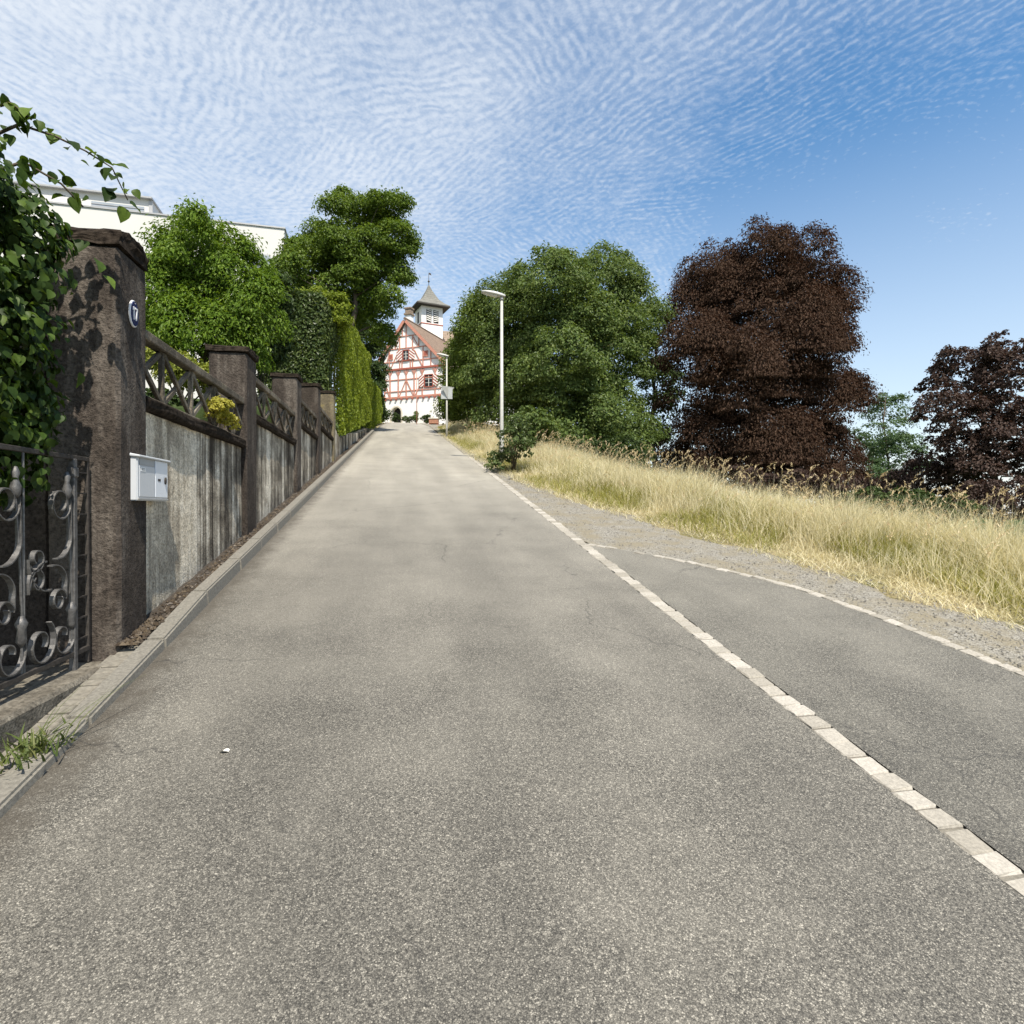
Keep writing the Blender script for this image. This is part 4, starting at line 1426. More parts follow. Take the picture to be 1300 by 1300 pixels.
# a few big sunlit leaves in front of the pillar cap
for p in [(-1.74, 3.80, 3.10), (-1.72, 3.83, 3.02), (-1.80, 3.80, 3.20), (-1.86, 3.85, 2.45), (-1.60, 3.80, 3.42), (-1.66, 3.78, 3.50)]:
    spots.append((np.array(p), unit(np.array([.5, -.6, .4]) + rng.normal(size=3) * .3), .09))
Pn = np.array([s[0] for s in spots])
dist = np.linalg.norm(Pn - cam_p, axis=1)
view = unit(cam_p - Pn)
ang = np.degrees(np.arctan2(Pn[:, 0], Pn[:, 1])) - 10.788
score = dist + 0.35 * np.array([-(s[1] @ v) for s, v in zip(spots, view)]) - np.array([s[2] for s in spots]) * 3
score[:NBR] -= 3
score[-6:] -= 3
score[ang < -42.0] += 10
order = np.argsort(score)
single = set(order[:298].tolist())
LV = [np.array([v.co for v in me.vertices]) for me in LEAF]
LF = [[tuple(p.vertices) for p in me.polygons] for me in LEAF]
TF = []
for fs in LF:
    tri = []
    for f in fs:
        for k in range(1, len(f) - 1):
            tri.append((f[0], f[k], f[k + 1]))
    TF.append(np.array(tri))
bV, bF, off = [], [], 0
for i, (p, o_, sz) in enumerate(spots):
    nrm = unit(np.array(o_) * 0.8 + np.array([.25, -.3, .45]) + rng.normal(size=3) * 0.4)
    d = unit(np.array([0, 0, -0.9]) + np.array(o_) * 0.5 + rng.normal(size=3) * 0.4)
    d = unit(d - nrm * (d @ nrm))
    x = np.cross(d, nrm)
    if i in single:
        Mx = Matrix(((x[0], d[0], nrm[0], p[0] - cb.x), (x[1], d[1], nrm[1], p[1] - cb.y), (x[2], d[2], nrm[2], p[2] - cb.z), (0, 0, 0, 1)))
        o = obj('leaf', LEAF[i % 5], cre)
        o.matrix_local = Mx @ Matrix.Scale(sz, 4)
    else:
        v = LV[i % 5] * sz
        bV.append(v[:, :1] * x + v[:, 1:2] * d + v[:, 2:] * nrm + (p - np.array(cb)))
        bF.append(TF[i % 5] + off)
        off += len(v)
tag(obj('inner_leaves', np_mesh('inner_leaves', np.concatenate(bV), np.concatenate(bF), M['leaf_ivy'], True), cre), kind='stuff')

# yellow plant on the coping, weeds at the kerb
shrub('stonecrop', 'small yellow-green plant growing out of the mossy coping beside the second pillar', 'plant', (-1.80, 6.1, 2.5),
      [(-1.74, 6.15, 2.62, .10, .16, .11), (-1.72, 6.35, 2.52, .08, .15, .10), (-1.76, 6.0, 2.56, .08, .12, .08)], 1500, 60, .05, .032, 'leaf_yellow', 8, stem_r=.004, aspect=.8)


def blades(name, base, h, w, lean, mat, parent=None, seg=3, curve=0.5, az=None):
    """tapered grass blades; arrays base (n,3), h, w"""
    n = len(base)
    a = rng.uniform(0, 2 * np.pi, n) if az is None else az
    d = np.stack([np.cos(a), np.sin(a), np.zeros(n)], 1)
    s = np.stack([-np.sin(a), np.cos(a), np.zeros(n)], 1)
    # turn the flat of most blades at random
    tw_ = rng.uniform(0, np.pi, n)
    s = s * np.cos(tw_)[:, None] + d * np.sin(tw_)[:, None] * 0.8
    V = np.empty((n, 2 * seg + 1, 3))
    for k in range(seg + 1):
        u = k / seg
        off = d * (lean * h * (u ** (1 + curve)))[:, None]
        p = base + off + np.array([0, 0, 1.0]) * (h * u * (1 - 0.28 * lean * u))[:, None]
        if k < seg:
            ww = (w * (1 - 0.75 * u) / 2)[:, None]
            V[:, 2 * k] = p - s * ww
            V[:, 2 * k + 1] = p + s * ww
        else:
            V[:, 2 * seg] = p
    nv = 2 * seg + 1
    tri = []
    for k in range(seg - 1):
        tri += [(2 * k, 2 * k + 1, 2 * k + 3), (2 * k, 2 * k + 3, 2 * k + 2)]
    tri.append((2 * seg - 2, 2 * seg - 1, 2 * seg))
    F = (np.array(tri)[None] + np.arange(n)[:, None, None] * nv).reshape(-1, 3)
    return obj(name, np_mesh(name, V.reshape(-1, 3), F, mat), parent)


t = thing('weed_tuft', 'tuft of green weeds and long grass in the kerb corner at lower left', 'weed', (-1.60, 3.0, 0.56))
n = 110
b = np.stack([rng.normal(0, .06, n), rng.normal(-.05, .09, n), np.zeros(n)], 1)
blades('leaves', b, rng.uniform(.04, .13, n), rng.uniform(.008, .02, n), rng.uniform(.4, 1.3, n), M['weed'], t)
n = 14
b = np.stack([rng.normal(0, .04, n), rng.normal(0, .06, n), np.zeros(n)], 1)
blades('long_grass', b, rng.uniform(.18, .34, n), rng.uniform(.004, .007, n), rng.uniform(.6, 1.3, n), M['weed'], t, 4, .6, rng.uniform(.2, 1.4, n))
tag(obj('fallen_petal', LEAF[0], None, (-0.79, 2.91, 0.513), (0.1, 0.1, 1.2)), 'small pale dry leaf lying on the asphalt near the left kerb', 'leaf')
bpy.data.objects['fallen_petal'].name = 'fallen_leaf'
dl = bpy.data.objects['fallen_leaf']
dl.data = LEAF[0].copy()
dl.data.materials.clear()
dl.data.materials.append(M['frame_white'])
dl.scale = (.045, .05, .06)

# ------------------------------------------------------------------ MEADOW
def meadow_xy(n, ylo, yhi, dlo, dhi, pw=1.0, yp=1.6):
    y = ylo + (yhi - ylo) * rng.uniform(0, 1, n) ** yp
    d = dlo + (dhi - dlo) * rng.uniform(0, 1, n) ** pw
    return edge(y) + d, y, d


def meadow_ok(x, y):
    return np.ones(len(x), bool)


from mathutils import noise as mnoise
# tall dry grass
n = 120000
x, y, d = meadow_xy(n, 2.0, 48, 0.02, 3.6, 0.85, 1.9)
clump = np.array([mnoise.noise(Vector((a * 1.3, b * 1.3, 0))) for a, b in zip(x, y)])
h = np.clip(0.13 + 0.56 * np.clip(d / 1.0, 0, 1) + 0.34 * clump, .07, 1.05) * rng.uniform(.65, 1.1, n)
keep = rng.uniform(0, 1, n) < np.clip(0.25 + d * 0.7 + clump * .9, .06, 1)
x, y, d, h = x[keep], y[keep], d[keep], h[keep]
base = np.stack([x, y, gz(x, y) - .02], 1)
tag(blades('dry_grass', base, h, rng.uniform(.004, .009, len(x)) * (1 + y / 14), rng.uniform(.1, .95, len(x)), M['straw'], None, 3, .8), kind='stuff')
# greener under-growth and short matted grass along the verge
n = 90000
x, y, d = meadow_xy(n, 2.0, 48, -0.28, 2.4, 1.2, 1.9)
gp = np.array([mnoise.noise(Vector((a * .9 + 40, b * .6, 3))) for a, b in zip(x, y)])
keep = (gp > -0.12) & (rng.uniform(0, 1, n) < np.clip(.4 + d, .12, 1))
x, y, d = x[keep], y[keep], d[keep]
base = np.stack([x, y, gz(x, y) - .01], 1)
tag(blades('green_grass', base, rng.uniform(.06, .24, len(x)) + .26 * np.clip(d, 0, 1.3) * np.clip(.6 + 1.4 * gp[keep], 0.2, 1.3), rng.uniform(.005, .010, len(x)) * (1 + y / 16), rng.uniform(.2, 1.1, len(x)), M['grass_green'], None, 3, .8), kind='stuff')
# low matted straw at the edge
n = 26000
x, y, d = meadow_xy(n, 2.0, 40, -0.50, 0.75, 0.7, 1.9)
base = np.stack([x, y, gz(x, y) - .01], 1)
tag(blades('matted_straw', base, rng.uniform(.05, .16, n), rng.uniform(.004, .008, n) * (1 + y / 16), rng.uniform(.7, 1.9, n), M['straw'], None, 3, .5), kind='stuff')
# flowering stems with nodding seed heads
n = 2200
x, y, d = meadow_xy(n, 2.6, 44, 0.25, 2.6, 0.8, 1.5)
h = rng.uniform(.5, 1.05, n) * np.clip(.55 + d * .45, .5, 1)
base = np.stack([x, y, gz(x, y) - .02], 1)
az = rng.normal(.4, 1.1, n)
lean = rng.uniform(.04, .36, n)
tag(blades('seed_stems', base, h, np.full(n, .0055) * (1 + y / 16), lean, M['straw'], None, 3, 1.2, az), kind='stuff')
dv = np.stack([np.cos(az), np.sin(az), np.zeros(n)], 1)
tip = base + dv * (lean * h)[:, None] + np.array([0, 0, 1.0]) * (h * (1 - .28 * lean))[:, None]
HC, HN, HD, HL = [], [], [], []
for k in range(9):
    u = k / 8
    # the head follows the stem's end and nods over at its tip
    ax_ = dv * (0.35 + lean[:, None] * 0.6) + np.array([0, 0, 1.0 - 0.45 * u])
    HC.append(tip + dv * (0.045 * u * u) + ax_ * (0.10 * u - .02) * rng.uniform(.7, 1.25, (n, 1)) + rng.normal(size=(n, 3)) * .005)
    HN.append(unit(rng.normal(size=(n, 3))))
    HD.append(unit(ax_ + rng.normal(size=(n, 3)) * .32))
    HL.append(rng.uniform(.030, .050, n) * (1 + y / 40))
HC, HN, HD, HL = map(np.concatenate, (HC, HN, HD, HL))
V, F = leaves(HC, HN, HD, HL, HL * .21)
tag(obj('seed_heads', np_mesh('seed_heads', V, F, M['seed'])), kind='stuff')

# ------------------------------------------------------------------ STREET LAMPS
def lamp_mesh(t, H, r0, armL, headL):
    MB().tube([(0, 0, -.3), (0, 0, .9), (0, 0, 1.0), (0, 0, H)], [r0 * 1.25, r0 * 1.2, r0, r0 * .72], 14).build('pole', M['galv'], t, 0, True)
    MB().box((-.03, -r0 * 1.28, .45), (.03, -r0 * 1.05, .85)).build('service_door', M['galv'], t, .004)
    MB().tube([(0, 0, H - .05), (0, 0, H + .04)], [r0 * .95, r0 * .95], 12).build('collar', M['slot'], t, 0, True)
    # flat cobra head, tilted up a little
    sec = []
    mb = MB()
    n = 9
    vs, fs = [], []
    for i in range(n):
        u = i / (n - 1)
        wv = .045 + .095 * math.sin(min(1, u * 1.25 + .12) * math.pi * .62)
        if i == n - 1:
            wv *= .55
        hv = .035 + .05 * math.sin((u * .85 + .12) * math.pi)
        xx = .10 - u * headL
        zc = H + .06 + u * .10
        for k in range(10):
            a = 2 * math.pi * k / 10
            sy = math.copysign(abs(math.cos(a)) ** .7, math.cos(a))
            sz = math.sin(a) * (1.0 if math.sin(a) > 0 else .45)
            vs.append((xx, sy * wv, zc + sz * hv))
    for i in range(n - 1):
        for k in range(10):
            fs.append((i * 10 + k, i * 10 + (k + 1) % 10, (i + 1) * 10 + (k + 1) % 10, (i + 1) * 10 + k))
    fs += [tuple(reversed(range(10))), tuple((n - 1) * 10 + k for k in range(10))]
    mb.add(vs, fs).build('lamp_head', M['lamp_head'], t, 0, True)
    gl_ = MB()
    gl_.add([(-.12, -.085, H + .055), (-headL + .2, -.085, H + .12), (-headL + .2, .085, H + .12), (-.12, .085, H + .055), (-.16, -.06, H + .03), (-headL + .24, -.06, H + .09), (-headL + .24, .06, H + .09), (-.16, .06, H + .03)],
            [(3, 2, 1, 0), (4, 5, 6, 7), (0, 1, 5, 4), (1, 2, 6, 5), (2, 3, 7, 6), (3, 0, 4, 7)])
    gl_.build('lamp_glass', M['lamp_glass'], t, .006)


l1 = thing('street_lamp', 'nearer tall grey street lamp rising from the bush on the verge', 'street lamp', (2.86, 16.6, float(gz(2.86, 16.6))), -YAW + R(8), 'street lamps')
lamp_mesh(l1, 4.78, .055, .1, .68)
l2 = thing('street_lamp', 'farther small street lamp in front of the timbered house, carrying a sign', 'street lamp', (2.36, 30.6, float(gz(2.36, 30.6))), -YAW + R(8), 'street lamps')
lamp_mesh(l2, 4.15, .05, .1, .62)
sg = thing('road_sign', 'grey back of a square road sign fixed to the farther lamp post', 'sign', (2.36, 30.6, float(gz(2.36, 30.6)) + 1.98), R(-8), 'signs')
MB().box((-.30, -.085, 0), (.30, -.073, .58)).build('sign_board', M['sign_back'], sg, .004)
for zz in (.12, .42):
    MB().box((-.07, -.072, zz), (.07, .06, zz + .035)).build('bracket', M['galv'], sg, .004)
sg2 = thing('road_sign', 'triangular road sign seen from behind, above the square one on the lamp post', 'sign', (2.36, 30.6, float(gz(2.36, 30.6)) + 2.05), R(22), 'signs')
MB().prism([(-.38, .58), (.38, .58), (.0, -.06)], 'y', -.112, -.10).build('sign_board', M['sign_back'], sg2, .003)
MB().box((-.07, -.099, .34), (.07, .06, .375)).build('bracket', M['galv'], sg2, .004)
mp = thing('marker_post', 'thin reddish pole at the roadside in front of the white house wall', 'pole', (1.5, 56.5, float(gz(1.5, 56.5))))
MB().tube([(0, 0, -.2), (0, 0, 5.0)], .035, 8).build('pole', M['timber'], mp, 0, True)
MB().lathe([(.05, 0), (.05, .05), (.0, .09)], 8, (0, 0, 5.0)).build('pole_cap', M['slot'], mp)

# ------------------------------------------------------------------ TIMBERED HOUSE
HW, HD_ = 8.0, 9.5
HANG = math.atan2(-.518, .855)
RC = np.array([4.9, 66.0])
LC = RC - HW * np.array([.855, -.518])
HZ0 = 11.2
house = thing('timbered_house', 'white half-timbered house with red beams and bell tower at the top of the road', 'house', (LC[0], LC[1], HZ0), HANG)
AX, AZ = 3.0, 12.0           # apex of the gable
EL, ER_ = 8.15, 6.75         # eaves left / right


def slope_z(x):
    return AZ - (AX - x) * (AZ - EL) / AX if x < AX else AZ - (x - AX) * (AZ - ER_) / (HW - AX)


# front wall with an arched door opening, walls
dx0, dx1, dz = 1.05, 2.30, 1.55
arch = [(dx1, -1.5), (dx1, dz)] + [((dx0 + dx1) / 2 + (dx1 - dx0) / 2 * math.cos(a), dz + (dx1 - dx0) / 2 * math.sin(a)) for a in np.linspace(0, math.pi, 13)[1:-1]] + [(dx0, dz), (dx0, -1.5)]
front = [(0, -1.5)] + arch[::-1] + [(HW, -1.5), (HW, 3.2), (0, 3.2)]
MB().prism(front, 'y', 0, .5).build('wall', M['plaster'], house)
MB().prism([(0.03, 3.2), (HW - .03, 3.2), (HW - .03, ER_ - .05), (AX, AZ - .12), (.03, EL - .05)], 'y', .02, .4).build('wall', M['plaster'], house)
MB().box((HW - .4, .401, -1.5), (HW - .02, HD_, ER_ - .1)).build('wall', M['plaster'], house)
MB().box((.02, .401, -1.5), (.4, HD_, EL - .1)).build('wall', M['plaster'], house)
MB().prism([(.0, -1.5), (HW, -1.5), (HW, ER_ - .1), (AX, AZ - .2), (.0, EL - .1)], 'y', HD_ - .3, HD_).build('wall', M['plaster'], house)
# door: stone arch, dark leaf set deep
ri, ro = (dx1 - dx0) / 2, (dx1 - dx0) / 2 + .2
cxm = (dx0 + dx1) / 2
ring = [(cxm + ro * math.cos(a), dz + ro * math.sin(a)) for a in np.linspace(0, math.pi, 17)]
inn = [(cxm + (ri + .01) * math.cos(a), dz + (ri + .01) * math.sin(a)) for a in np.linspace(math.pi, 0, 17)]
MB().prism([(cxm + ro, -1.0)] + ring + [(cxm - ro, -1.0), (cxm - ri - .01, -1.0)] + inn + [(cxm + ri + .01, -1.0)], 'y', -.05, -.003).build('door_arch', M['stone_trim'], house)
MB().prism([(dx0 - .02, -1.2), (dx1 + .02, -1.2)] + [(cxm + (ri + .02) * math.cos(a), dz + (ri + .02) * math.sin(a)) for a in np.linspace(0, math.pi, 13)], 'y', .51, .58).build('door', M['door_dark'], house)


def beam(a, b, w=.17, d=.05, mat='timber'):
    return MB().bar((a[0], -.001 + d / 2 - .06, a[1]), (b[0], -.001 + d / 2 - .06, b[1]), d + .06, w, (0, 1, 0) if False else (0, 1, 0)).build('timber_beam', M[mat], house)


def beamx(a, b, w=.15, proud=.06, mat='timber'):
    """timber lying in the facade between (x, z) points, proud of the plaster"""
    a, b = Vector((a[0], 0, a[1])), Vector((b[0], 0, b[1]))
    dr = (b - a).normalized()
    nn = Vector((-dr.z, 0, dr.x)) * (w * 0.78 / 2)
    vs = []
    for yy in (-proud, .05):
        for p in (a - nn, b - nn, b + nn, a + nn):
            vs.append((p.x, yy, p.z))
    return MB().add(vs, [(0, 1, 2, 3), (7, 6, 5, 4), (0, 4, 5, 1), (1, 5, 6, 2), (2, 6, 7, 3), (3, 7, 4, 0)]).build('timber_beam', M[mat], house)


def inx(z):
    """x-extent of the facade at height z"""
    l = 0.05 if z < EL else AX - (AZ - z) / (AZ - EL) * AX + .1
    r = HW - .05 if z < ER_ else AX + (AZ - z) / (AZ - ER_) * (HW - AX) - .1
    return l, r


big = [(3.28, .26, .10), (6.55, .26, .12)]
for z, w, pr in big:
    beamx((-.08, z), (HW + .08, z), w, pr, 'timber_dark' if z > 5 else 'timber')
for z in (4.0, 5.35, 7.45, 8.95, 10.35):
    l, r = inx(z)
    beamx((l, z), (r, z), .12, .05)
posts = [0.1, .85, 1.95, 3.0, 4.05, 5.1, 6.75, 7.85]
for x in posts:
    beamx((x, 3.41), (x, 6.42), .16, .062)
    if 0.5 < x < 7.5:       # curved brackets under the upper plate
        beamx((x - .30, 6.35), (x - .03, 5.85), .10, .055)
        beamx((x + .30, 6.35), (x + .03, 5.85), .10, .055)
for a, b in [((3.0, 5.3), (2.1, 3.45)), ((3.0, 5.3), (3.95, 3.45)), ((5.05, 4.9), (4.2, 3.45)), ((.15, 5.2), (.75, 3.45))]:
    beamx(a, b, .13, .058)
# gable timbers
for x, z0, z1 in [(.75, 6.68, 9.0), (2.15, 6.68, 10.4), (3.0, 8.95, 11.7), (2.45, 6.68, 7.4), (3.55, 6.68, 7.4), (3.85, 6.68, 10.4), (4.65, 8.9, 10.0), (5.2, 6.68, 8.95), (6.2, 6.68, 8.4), (2.5, 10.35, 11.2)]:
    zt = min(z1, slope_z(x) - .15)
    if zt > z0 + .2:
        beamx((x, z0), (x, zt), .13, .06)
for a, b in [((2.1, 8.9), (.95, 6.75)), ((3.95, 8.9), (5.1, 6.75)), ((1.5, 8.95), (2.1, 10.2)), ((4.6, 9.0), (3.9, 10.2)), ((.4, 7.4), (.8, 8.6))]:
    beamx(a, b, .12, .057)
# joist ends below the first-floor sill
for x in np.arange(.25, HW, .72):
    MB().box((x - .10, -.20, 2.98), (x + .10, .02, 3.149)).build('joist_end', M['timber_dark'], house, .01)


def chevron(name='stripe'):
    m, t, b = new_mat(name)
    sp = t.node('ShaderNodeSeparateXYZ')
    t.put(sp.inputs[0], t.node('ShaderNodeTexCoord').outputs['Object'])
    ax = t.math('ABSOLUTE', sp.outputs[0])
    v = t.math('FRACT', t.math('ADD', t.math('MULTIPLY', sp.outputs[2], 2.9), t.math('MULTIPLY', sp.outputs[0], -2.2)))
    s = t.math('GREATER_THAN', v, 0.5)
    t.put(b.inputs['Base Color'], t.mix(s, (0.74, 0.70, 0.65), (0.30, 0.07, 0.045)))
    b.inputs['Roughness'].default_value = .6
    return m


M['stripe'] = chevron()


def stripe_mirror():
    m, t, b = new_mat('stripe_mirrored')
    sp = t.node('ShaderNodeSeparateXYZ')
    t.put(sp.inputs[0], t.node('ShaderNodeTexCoord').outputs['Object'])
    v = t.math('FRACT', t.math('ADD', t.math('MULTIPLY', sp.outputs[2], 2.9), t.math('MULTIPLY', sp.outputs[0], 2.2)))
    t.put(b.inputs['Base Color'], t.mix(t.math('GREATER_THAN', v, 0.5), (0.74, 0.70, 0.65), (0.30, 0.07, 0.045)))
    b.inputs['Roughness'].default_value = .6
    return m


M['stripe2'] = stripe_mirror()


def window(x0, x1, z0, z1, nx_=2, nz_=3, shut=0.75):
    f = MB()
    f.box((x0 - .09, -.09, z0 - .09), (x0, .03, z1 + .09)).box((x1, -.09, z0 - .09), (x1 + .09, .03, z1 + .09))
    f.box((x0, -.09, z1), (x1, .03, z1 + .09)).box((x0, -.13, z0 - .09), (x1, .03, z0))
    fo = f.build('window', M['timber_dark'], house)
    MB().box((x0, -.012, z0), (x1, -.004, z1)).build('pane', M['glass_dark'], fo)
    mb = MB()
    for k in range(1, nx_):
        xx = x0 + (x1 - x0) * k / nx_
        mb.box((xx - .03, -.035, z0), (xx + .03, -.013, z1))
    for k in range(1, nz_):
        zz = z0 + (z1 - z0) * k / nz_
        mb.box((x0, -.034, zz - .018), (x1, -.0135, zz + .018))
    mb.build('glazing_bars', M['frame_white'], fo)
    if shut:
        for s, xx, mt in ((-1, x0 - .12 - shut, 'stripe'), (1, x1 + .12, 'stripe2')):
            me = MB().box((-shut / 2, -.02, -(z1 - z0) / 2), (shut / 2, .02, (z1 - z0) / 2)).mesh('shutter', M[mt], .004)
            obj('shutter', me, fo, (xx + shut / 2, -.11, (z0 + z1) / 2))


window(5.45, 6.42, 4.3, 5.6, 2, 3, .62)
window(2.62, 3.32, 7.55, 8.65, 2, 3, .72)
for x in (.95, 5.55):
    fo = MB().box((x - .28, -.085, 7.75), (x + .28, .03, 8.4)).build('window', M['timber'], house)
    MB().box((x - .18, -.095, 7.86), (x + .18, -.086, 8.3)).build('pane', M['timber_dark'], fo)

# roof: two tiled slopes with red verge boards
def slab_slope(xa, za, xb, zb, y0, y1, t_=.22):
    dr = Vector((xb - xa, 0, zb - za)).normalized()
    nn = Vector((-dr.z, 0, dr.x))
    if nn.z < 0:
        nn = -nn
    nn *= t_
    vs = [(xa, y0, za), (xb, y0, zb), (xb, y1, zb), (xa, y1, za)]
    vs += [(v[0] + nn.x, v[1], v[2] + nn.z) for v in vs]
    return MB().add(vs, [(0, 1, 2, 3), (7, 6, 5, 4), (0, 4, 5, 1), (1, 5, 6, 2), (2, 6, 7, 3), (3, 7, 4, 0)])


kr = (AZ - ER_) / (HW - AX)
kl = (AZ - EL) / AX
roof = slab_slope(AX, AZ, HW + .75, ER_ - .75 * kr, -.34, HD_ + 3).build('roof', M['tile'], house)
roof2 = slab_slope(AX - .001, AZ, -.55, EL - .55 * kl, -.34, HD_ + 3).build('roof', M['tile'], house)
slab_slope(AX, AZ - .16, HW + .75, ER_ - .75 * kr - .16, -.41, -.345, .30).build('verge_board', M['timber'], roof)
slab_slope(AX - .001, AZ - .16, -.55, EL - .55 * kl - .16, -.41, -.345, .34).build('verge_board', M['timber'], roof2)
MB().tube([(AX, -.36, AZ + .26), (AX, HD_ + 3, AZ + .26)], .16, 8).build('ridge_tiles', M['tile'], roof)
for k in range(6):
    u = (k + .5) / 6
    MB().box((AX + u * (HW - AX) - .06, -.33, slope_z(AX + u * (HW - AX)) - .2), (AX + u * (HW - AX) + .06, .0, slope_z(AX + u * (HW - AX)) - .04)).build('purlin_end', M['timber_dark'], house)
# chimney
ch = MB().box((AX - 2.3, 3.6, 8.5), (AX - 1.55, 4.35, 14.1)).build('chimney', M['plaster'], house)
MB().box((AX - 2.42, 3.48, 14.1), (AX - 1.43, 4.47, 14.35)).box((AX - 2.3, 3.6, 14.35), (AX - 1.55, 4.35, 14.85)).box((AX - 2.38, 3.52, 14.85), (AX - 1.47, 4.43, 15.05)).build('chimney_cap', M['tile_brown'], ch, .02)

# bell tower: built in the house's frame but turned to the rear wing
def to_house(p):
    Mi = Matrix.Translation((LC[0], LC[1], HZ0)) @ Matrix.Rotation(HANG, 4, 'Z')
    return Mi.inverted() @ Vector(p)


TA = thing_t = None
tw_c = to_house((3.62, 77.3, 0))
TR = -HANG + R(15)
hw = 1.42
tzb, tzt = 8.0, 16.6
tower = MB().box((-hw, -hw, tzb), (hw, hw, tzt)).build('tower', M['plaster_grey'], house, loc=(tw_c.x, tw_c.y, 0), rot=(0, 0, TR))
MB().box((-hw - .05, -hw - .05, 14.1), (hw + .05, hw + .05, 14.22)).build('string_course', M['timber_dark'], tower)
prof = [(hw + .75, 16.45), (hw + .78, 16.6), (hw + .22, 16.98), (hw * .74, 17.6), (hw * .47, 18.3), (hw * .22, 19.0), (.06, 19.65)]
vs, fs = [], []
for r_, z_ in prof:
    for sx, sy in ((-1, -1), (1, -1), (1, 1), (-1, 1)):
        vs.append((sx * r_, sy * r_, z_))
for i in range(len(prof) - 1):
    for k in range(4):
        fs.append((i * 4 + k, i * 4 + (k + 1) % 4, (i + 1) * 4 + (k + 1) % 4, (i + 1) * 4 + k))
fs += [(3, 2, 1, 0), tuple(len(vs) - 4 + k for k in range(4))]
MB().add(vs, fs).build('spire', M['slate'], tower)
MB().box((-hw - .8, -hw - .8, 16.40), (hw + .8, hw + .8, 16.50)).build('eave_board', M['iron_dark'], tower)
MB().lathe([(.03, 0), (.04, .5), (.16, .65), (.04, .8), (.03, 1.6), (.005, 1.9)], 8, (0, 0, 19.5)).build('finial', M['iron_dark'], tower, 0, True)
MB().prism([(-.05, 21.1), (.35, 21.0), (.30, 21.25), (.05, 21.3)], 'y', -.012, .012).build('weather_vane', M['iron_dark'], tower)
for x0 in (-.72, .22):
    fr = MB().box((x0 - .05, -hw - .03, 14.35), (x0 + .63, -hw + .02, 16.0)).build('sound_opening', M['door_dark'], tower)
    for k in range(6):
        zz = 14.5 + k * .26
        s = -1 if x0 < 0 else 1
        MB().bar((x0, -hw - .06, zz + (.18 if s < 0 else 0)), (x0 + .58, -hw - .06, zz + (0 if s < 0 else .18)), .05, .12).build('louvre_slat', M['frame_white'], fr)
for y0 in (-.3,):
    MB().box((-hw - .03, y0, 14.5), (-hw + .02, y0 + .6, 15.9)).build('sound_opening', M['door_dark'], tower)

# rear wing with brown tiled roof
rw_o = to_house((9.0, 80.5, HZ0))
RWR = -HANG
rw = MB().box((-7.5, -4.2, -1), (7.5, 4.2, 11.0)).build('rear_wing', M['plaster_grey'], house, loc=(rw_o.x, rw_o.y, 0), rot=(0, 0, RWR))
MB().prism([(-5.0, 10.7), (5.0, 10.7), (0, 14.75)], 'x', -8.1, 8.1).build('roof', M['tile_brown'], rw)
MB().box((-8.1, -5.05, 10.45), (8.1, 5.05, 10.69)).build('eave_board', M['timber_dark'], rw)

# planting at the foot of the house, planter
for i, (px, Z, w, h, lab, mt) in enumerate([(503, 66, 5, 7, 'small round shrub in front of the arched door of the timbered house', 'leaf_dark'), (519, 66, 9, 5, 'low wide green shrub under the middle of the white house wall', 'leaf_bush'),
                                            (528, 66, 3, 8, 'narrow upright plant against the white house wall', 'leaf_maple'), (541, 64, 6, 6, 'dark rounded shrub beside the wooden planter at the house', 'leaf_dark')]):
    b = gbase(px, Z)
    p = at(px, 538 - h, Z)
    z = Z
    shrub('garden_shrub', lab, 'shrub', b, [(p[0], p[1], p[2], w / 740 * Z, .5, h / 740 * Z)], 1500, 40, .22, .13, mt, 5, 'shrubs along the house front')
b = gbase(551, 58)
pl = thing('wooden_planter', 'weathered reddish planter box with pale lid at the right corner of the house', 'planter', b, R(-12))
MB().box((-.46, -.3, .05), (.46, .3, .52)).build('box', M['planter'], pl, .03)
MB().box((-.52, -.36, .52), (.52, .36, .62)).build('rim', M['stone_trim'], pl, .02)
for sx in (-.36, .36):
    MB().box((sx - .06, -.26, -.15), (sx + .06, .26, .05)).build('foot', M['timber_dark'], pl)
# the gable band of ivy stems drawn on the wall (small plant on trellis)

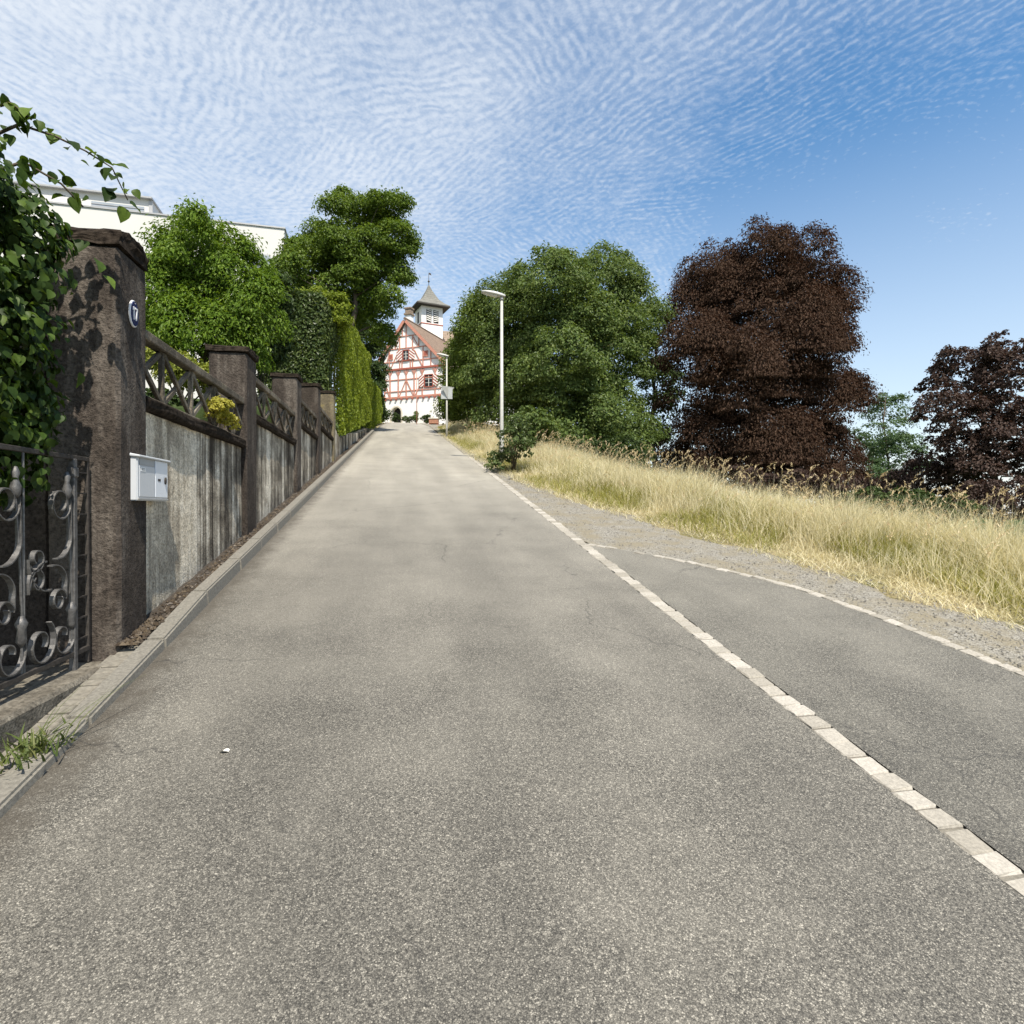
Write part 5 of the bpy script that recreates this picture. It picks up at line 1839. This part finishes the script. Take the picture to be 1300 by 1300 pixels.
# ------------------------------------------------------------------ MODERN WHITE BUILDING, upper left
bz = 38.0
pA, pB = at(-60, 262, bz), at(362, 292, bz + 5)
dirv = Vector((pB[0] - pA[0], pB[1] - pA[1], 0))
Lb = dirv.length
angb = math.atan2(dirv.y, dirv.x)
ztop = pB[2]
gbz = float(gz(pA[0], pA[1]))
bld = thing('modern_building', 'flat-roofed white modern building behind the garden trees at upper left', 'building', (pA[0], pA[1], gbz), angb)
HB = ztop - gbz
MB().box((0, 0, -3), (Lb, 12, HB)).build('wall', M['modern'], bld)
MB().box((-.08, -.08, HB), (Lb + .08, 12.08, HB + .10)).build('roof_edge', M['modern_trim'], bld)
# penthouse with ribbon window
def bx(px):
    k = math.tan(math.atan((px - 650) / 740) + YAW)
    # intersect view ray with facade line
    a = pA[0] - k * pA[1]
    c = math.cos(angb) - k * math.sin(angb)
    return -a / c


u0, u1 = bx(-60), bx(186)
ph = MB().box((u0, 1.2, HB + .1), (u1, 8, HB + 1.55)).build('penthouse', M['modern'], bld)
MB().box((u0 - .1, .9, HB + 1.55), (u1 + .12, 8.1, HB + 1.66)).build('roof_edge', M['modern_trim'], ph)
w = MB().box((bx(108), 1.16, HB + .35), (bx(177), 1.19, HB + 1.0)).build('window', M['modern_glass'], ph)
for k in range(3):
    zz = HB + .48 + k * .17
    MB().box((bx(108), 1.12, zz), (bx(177), 1.158, zz + .03)).build('louvre_bar', M['modern_trim'], w)
MB().box((bx(183), 1.15, HB + .1), (bx(186) + .1, 1.199, HB + 1.5)).build('downpipe', M['modern_trim'], ph)
MB().lathe([(.85, 0), (.85, .12), (.7, .3), (.4, .42), (.0, .46)], 18, (bx(343), 2.0, HB + .1)).build('skylight_dome', M['modern_glass'], bld, 0, True)
for k, (q0, q1) in enumerate([(200, 235), (255, 300), (310, 345)]):
    f = MB().box((bx(q0), -.03, HB - 3.6), (bx(q1), .02, HB - 2.0)).build('window', M['modern_trim'], bld)
    MB().box((bx(q0) + .1, -.05, HB - 3.5), (bx(q1) - .1, -.031, HB - 2.1)).build('pane', M['modern_glass'], f)
print('objects', len(bpy.data.objects))
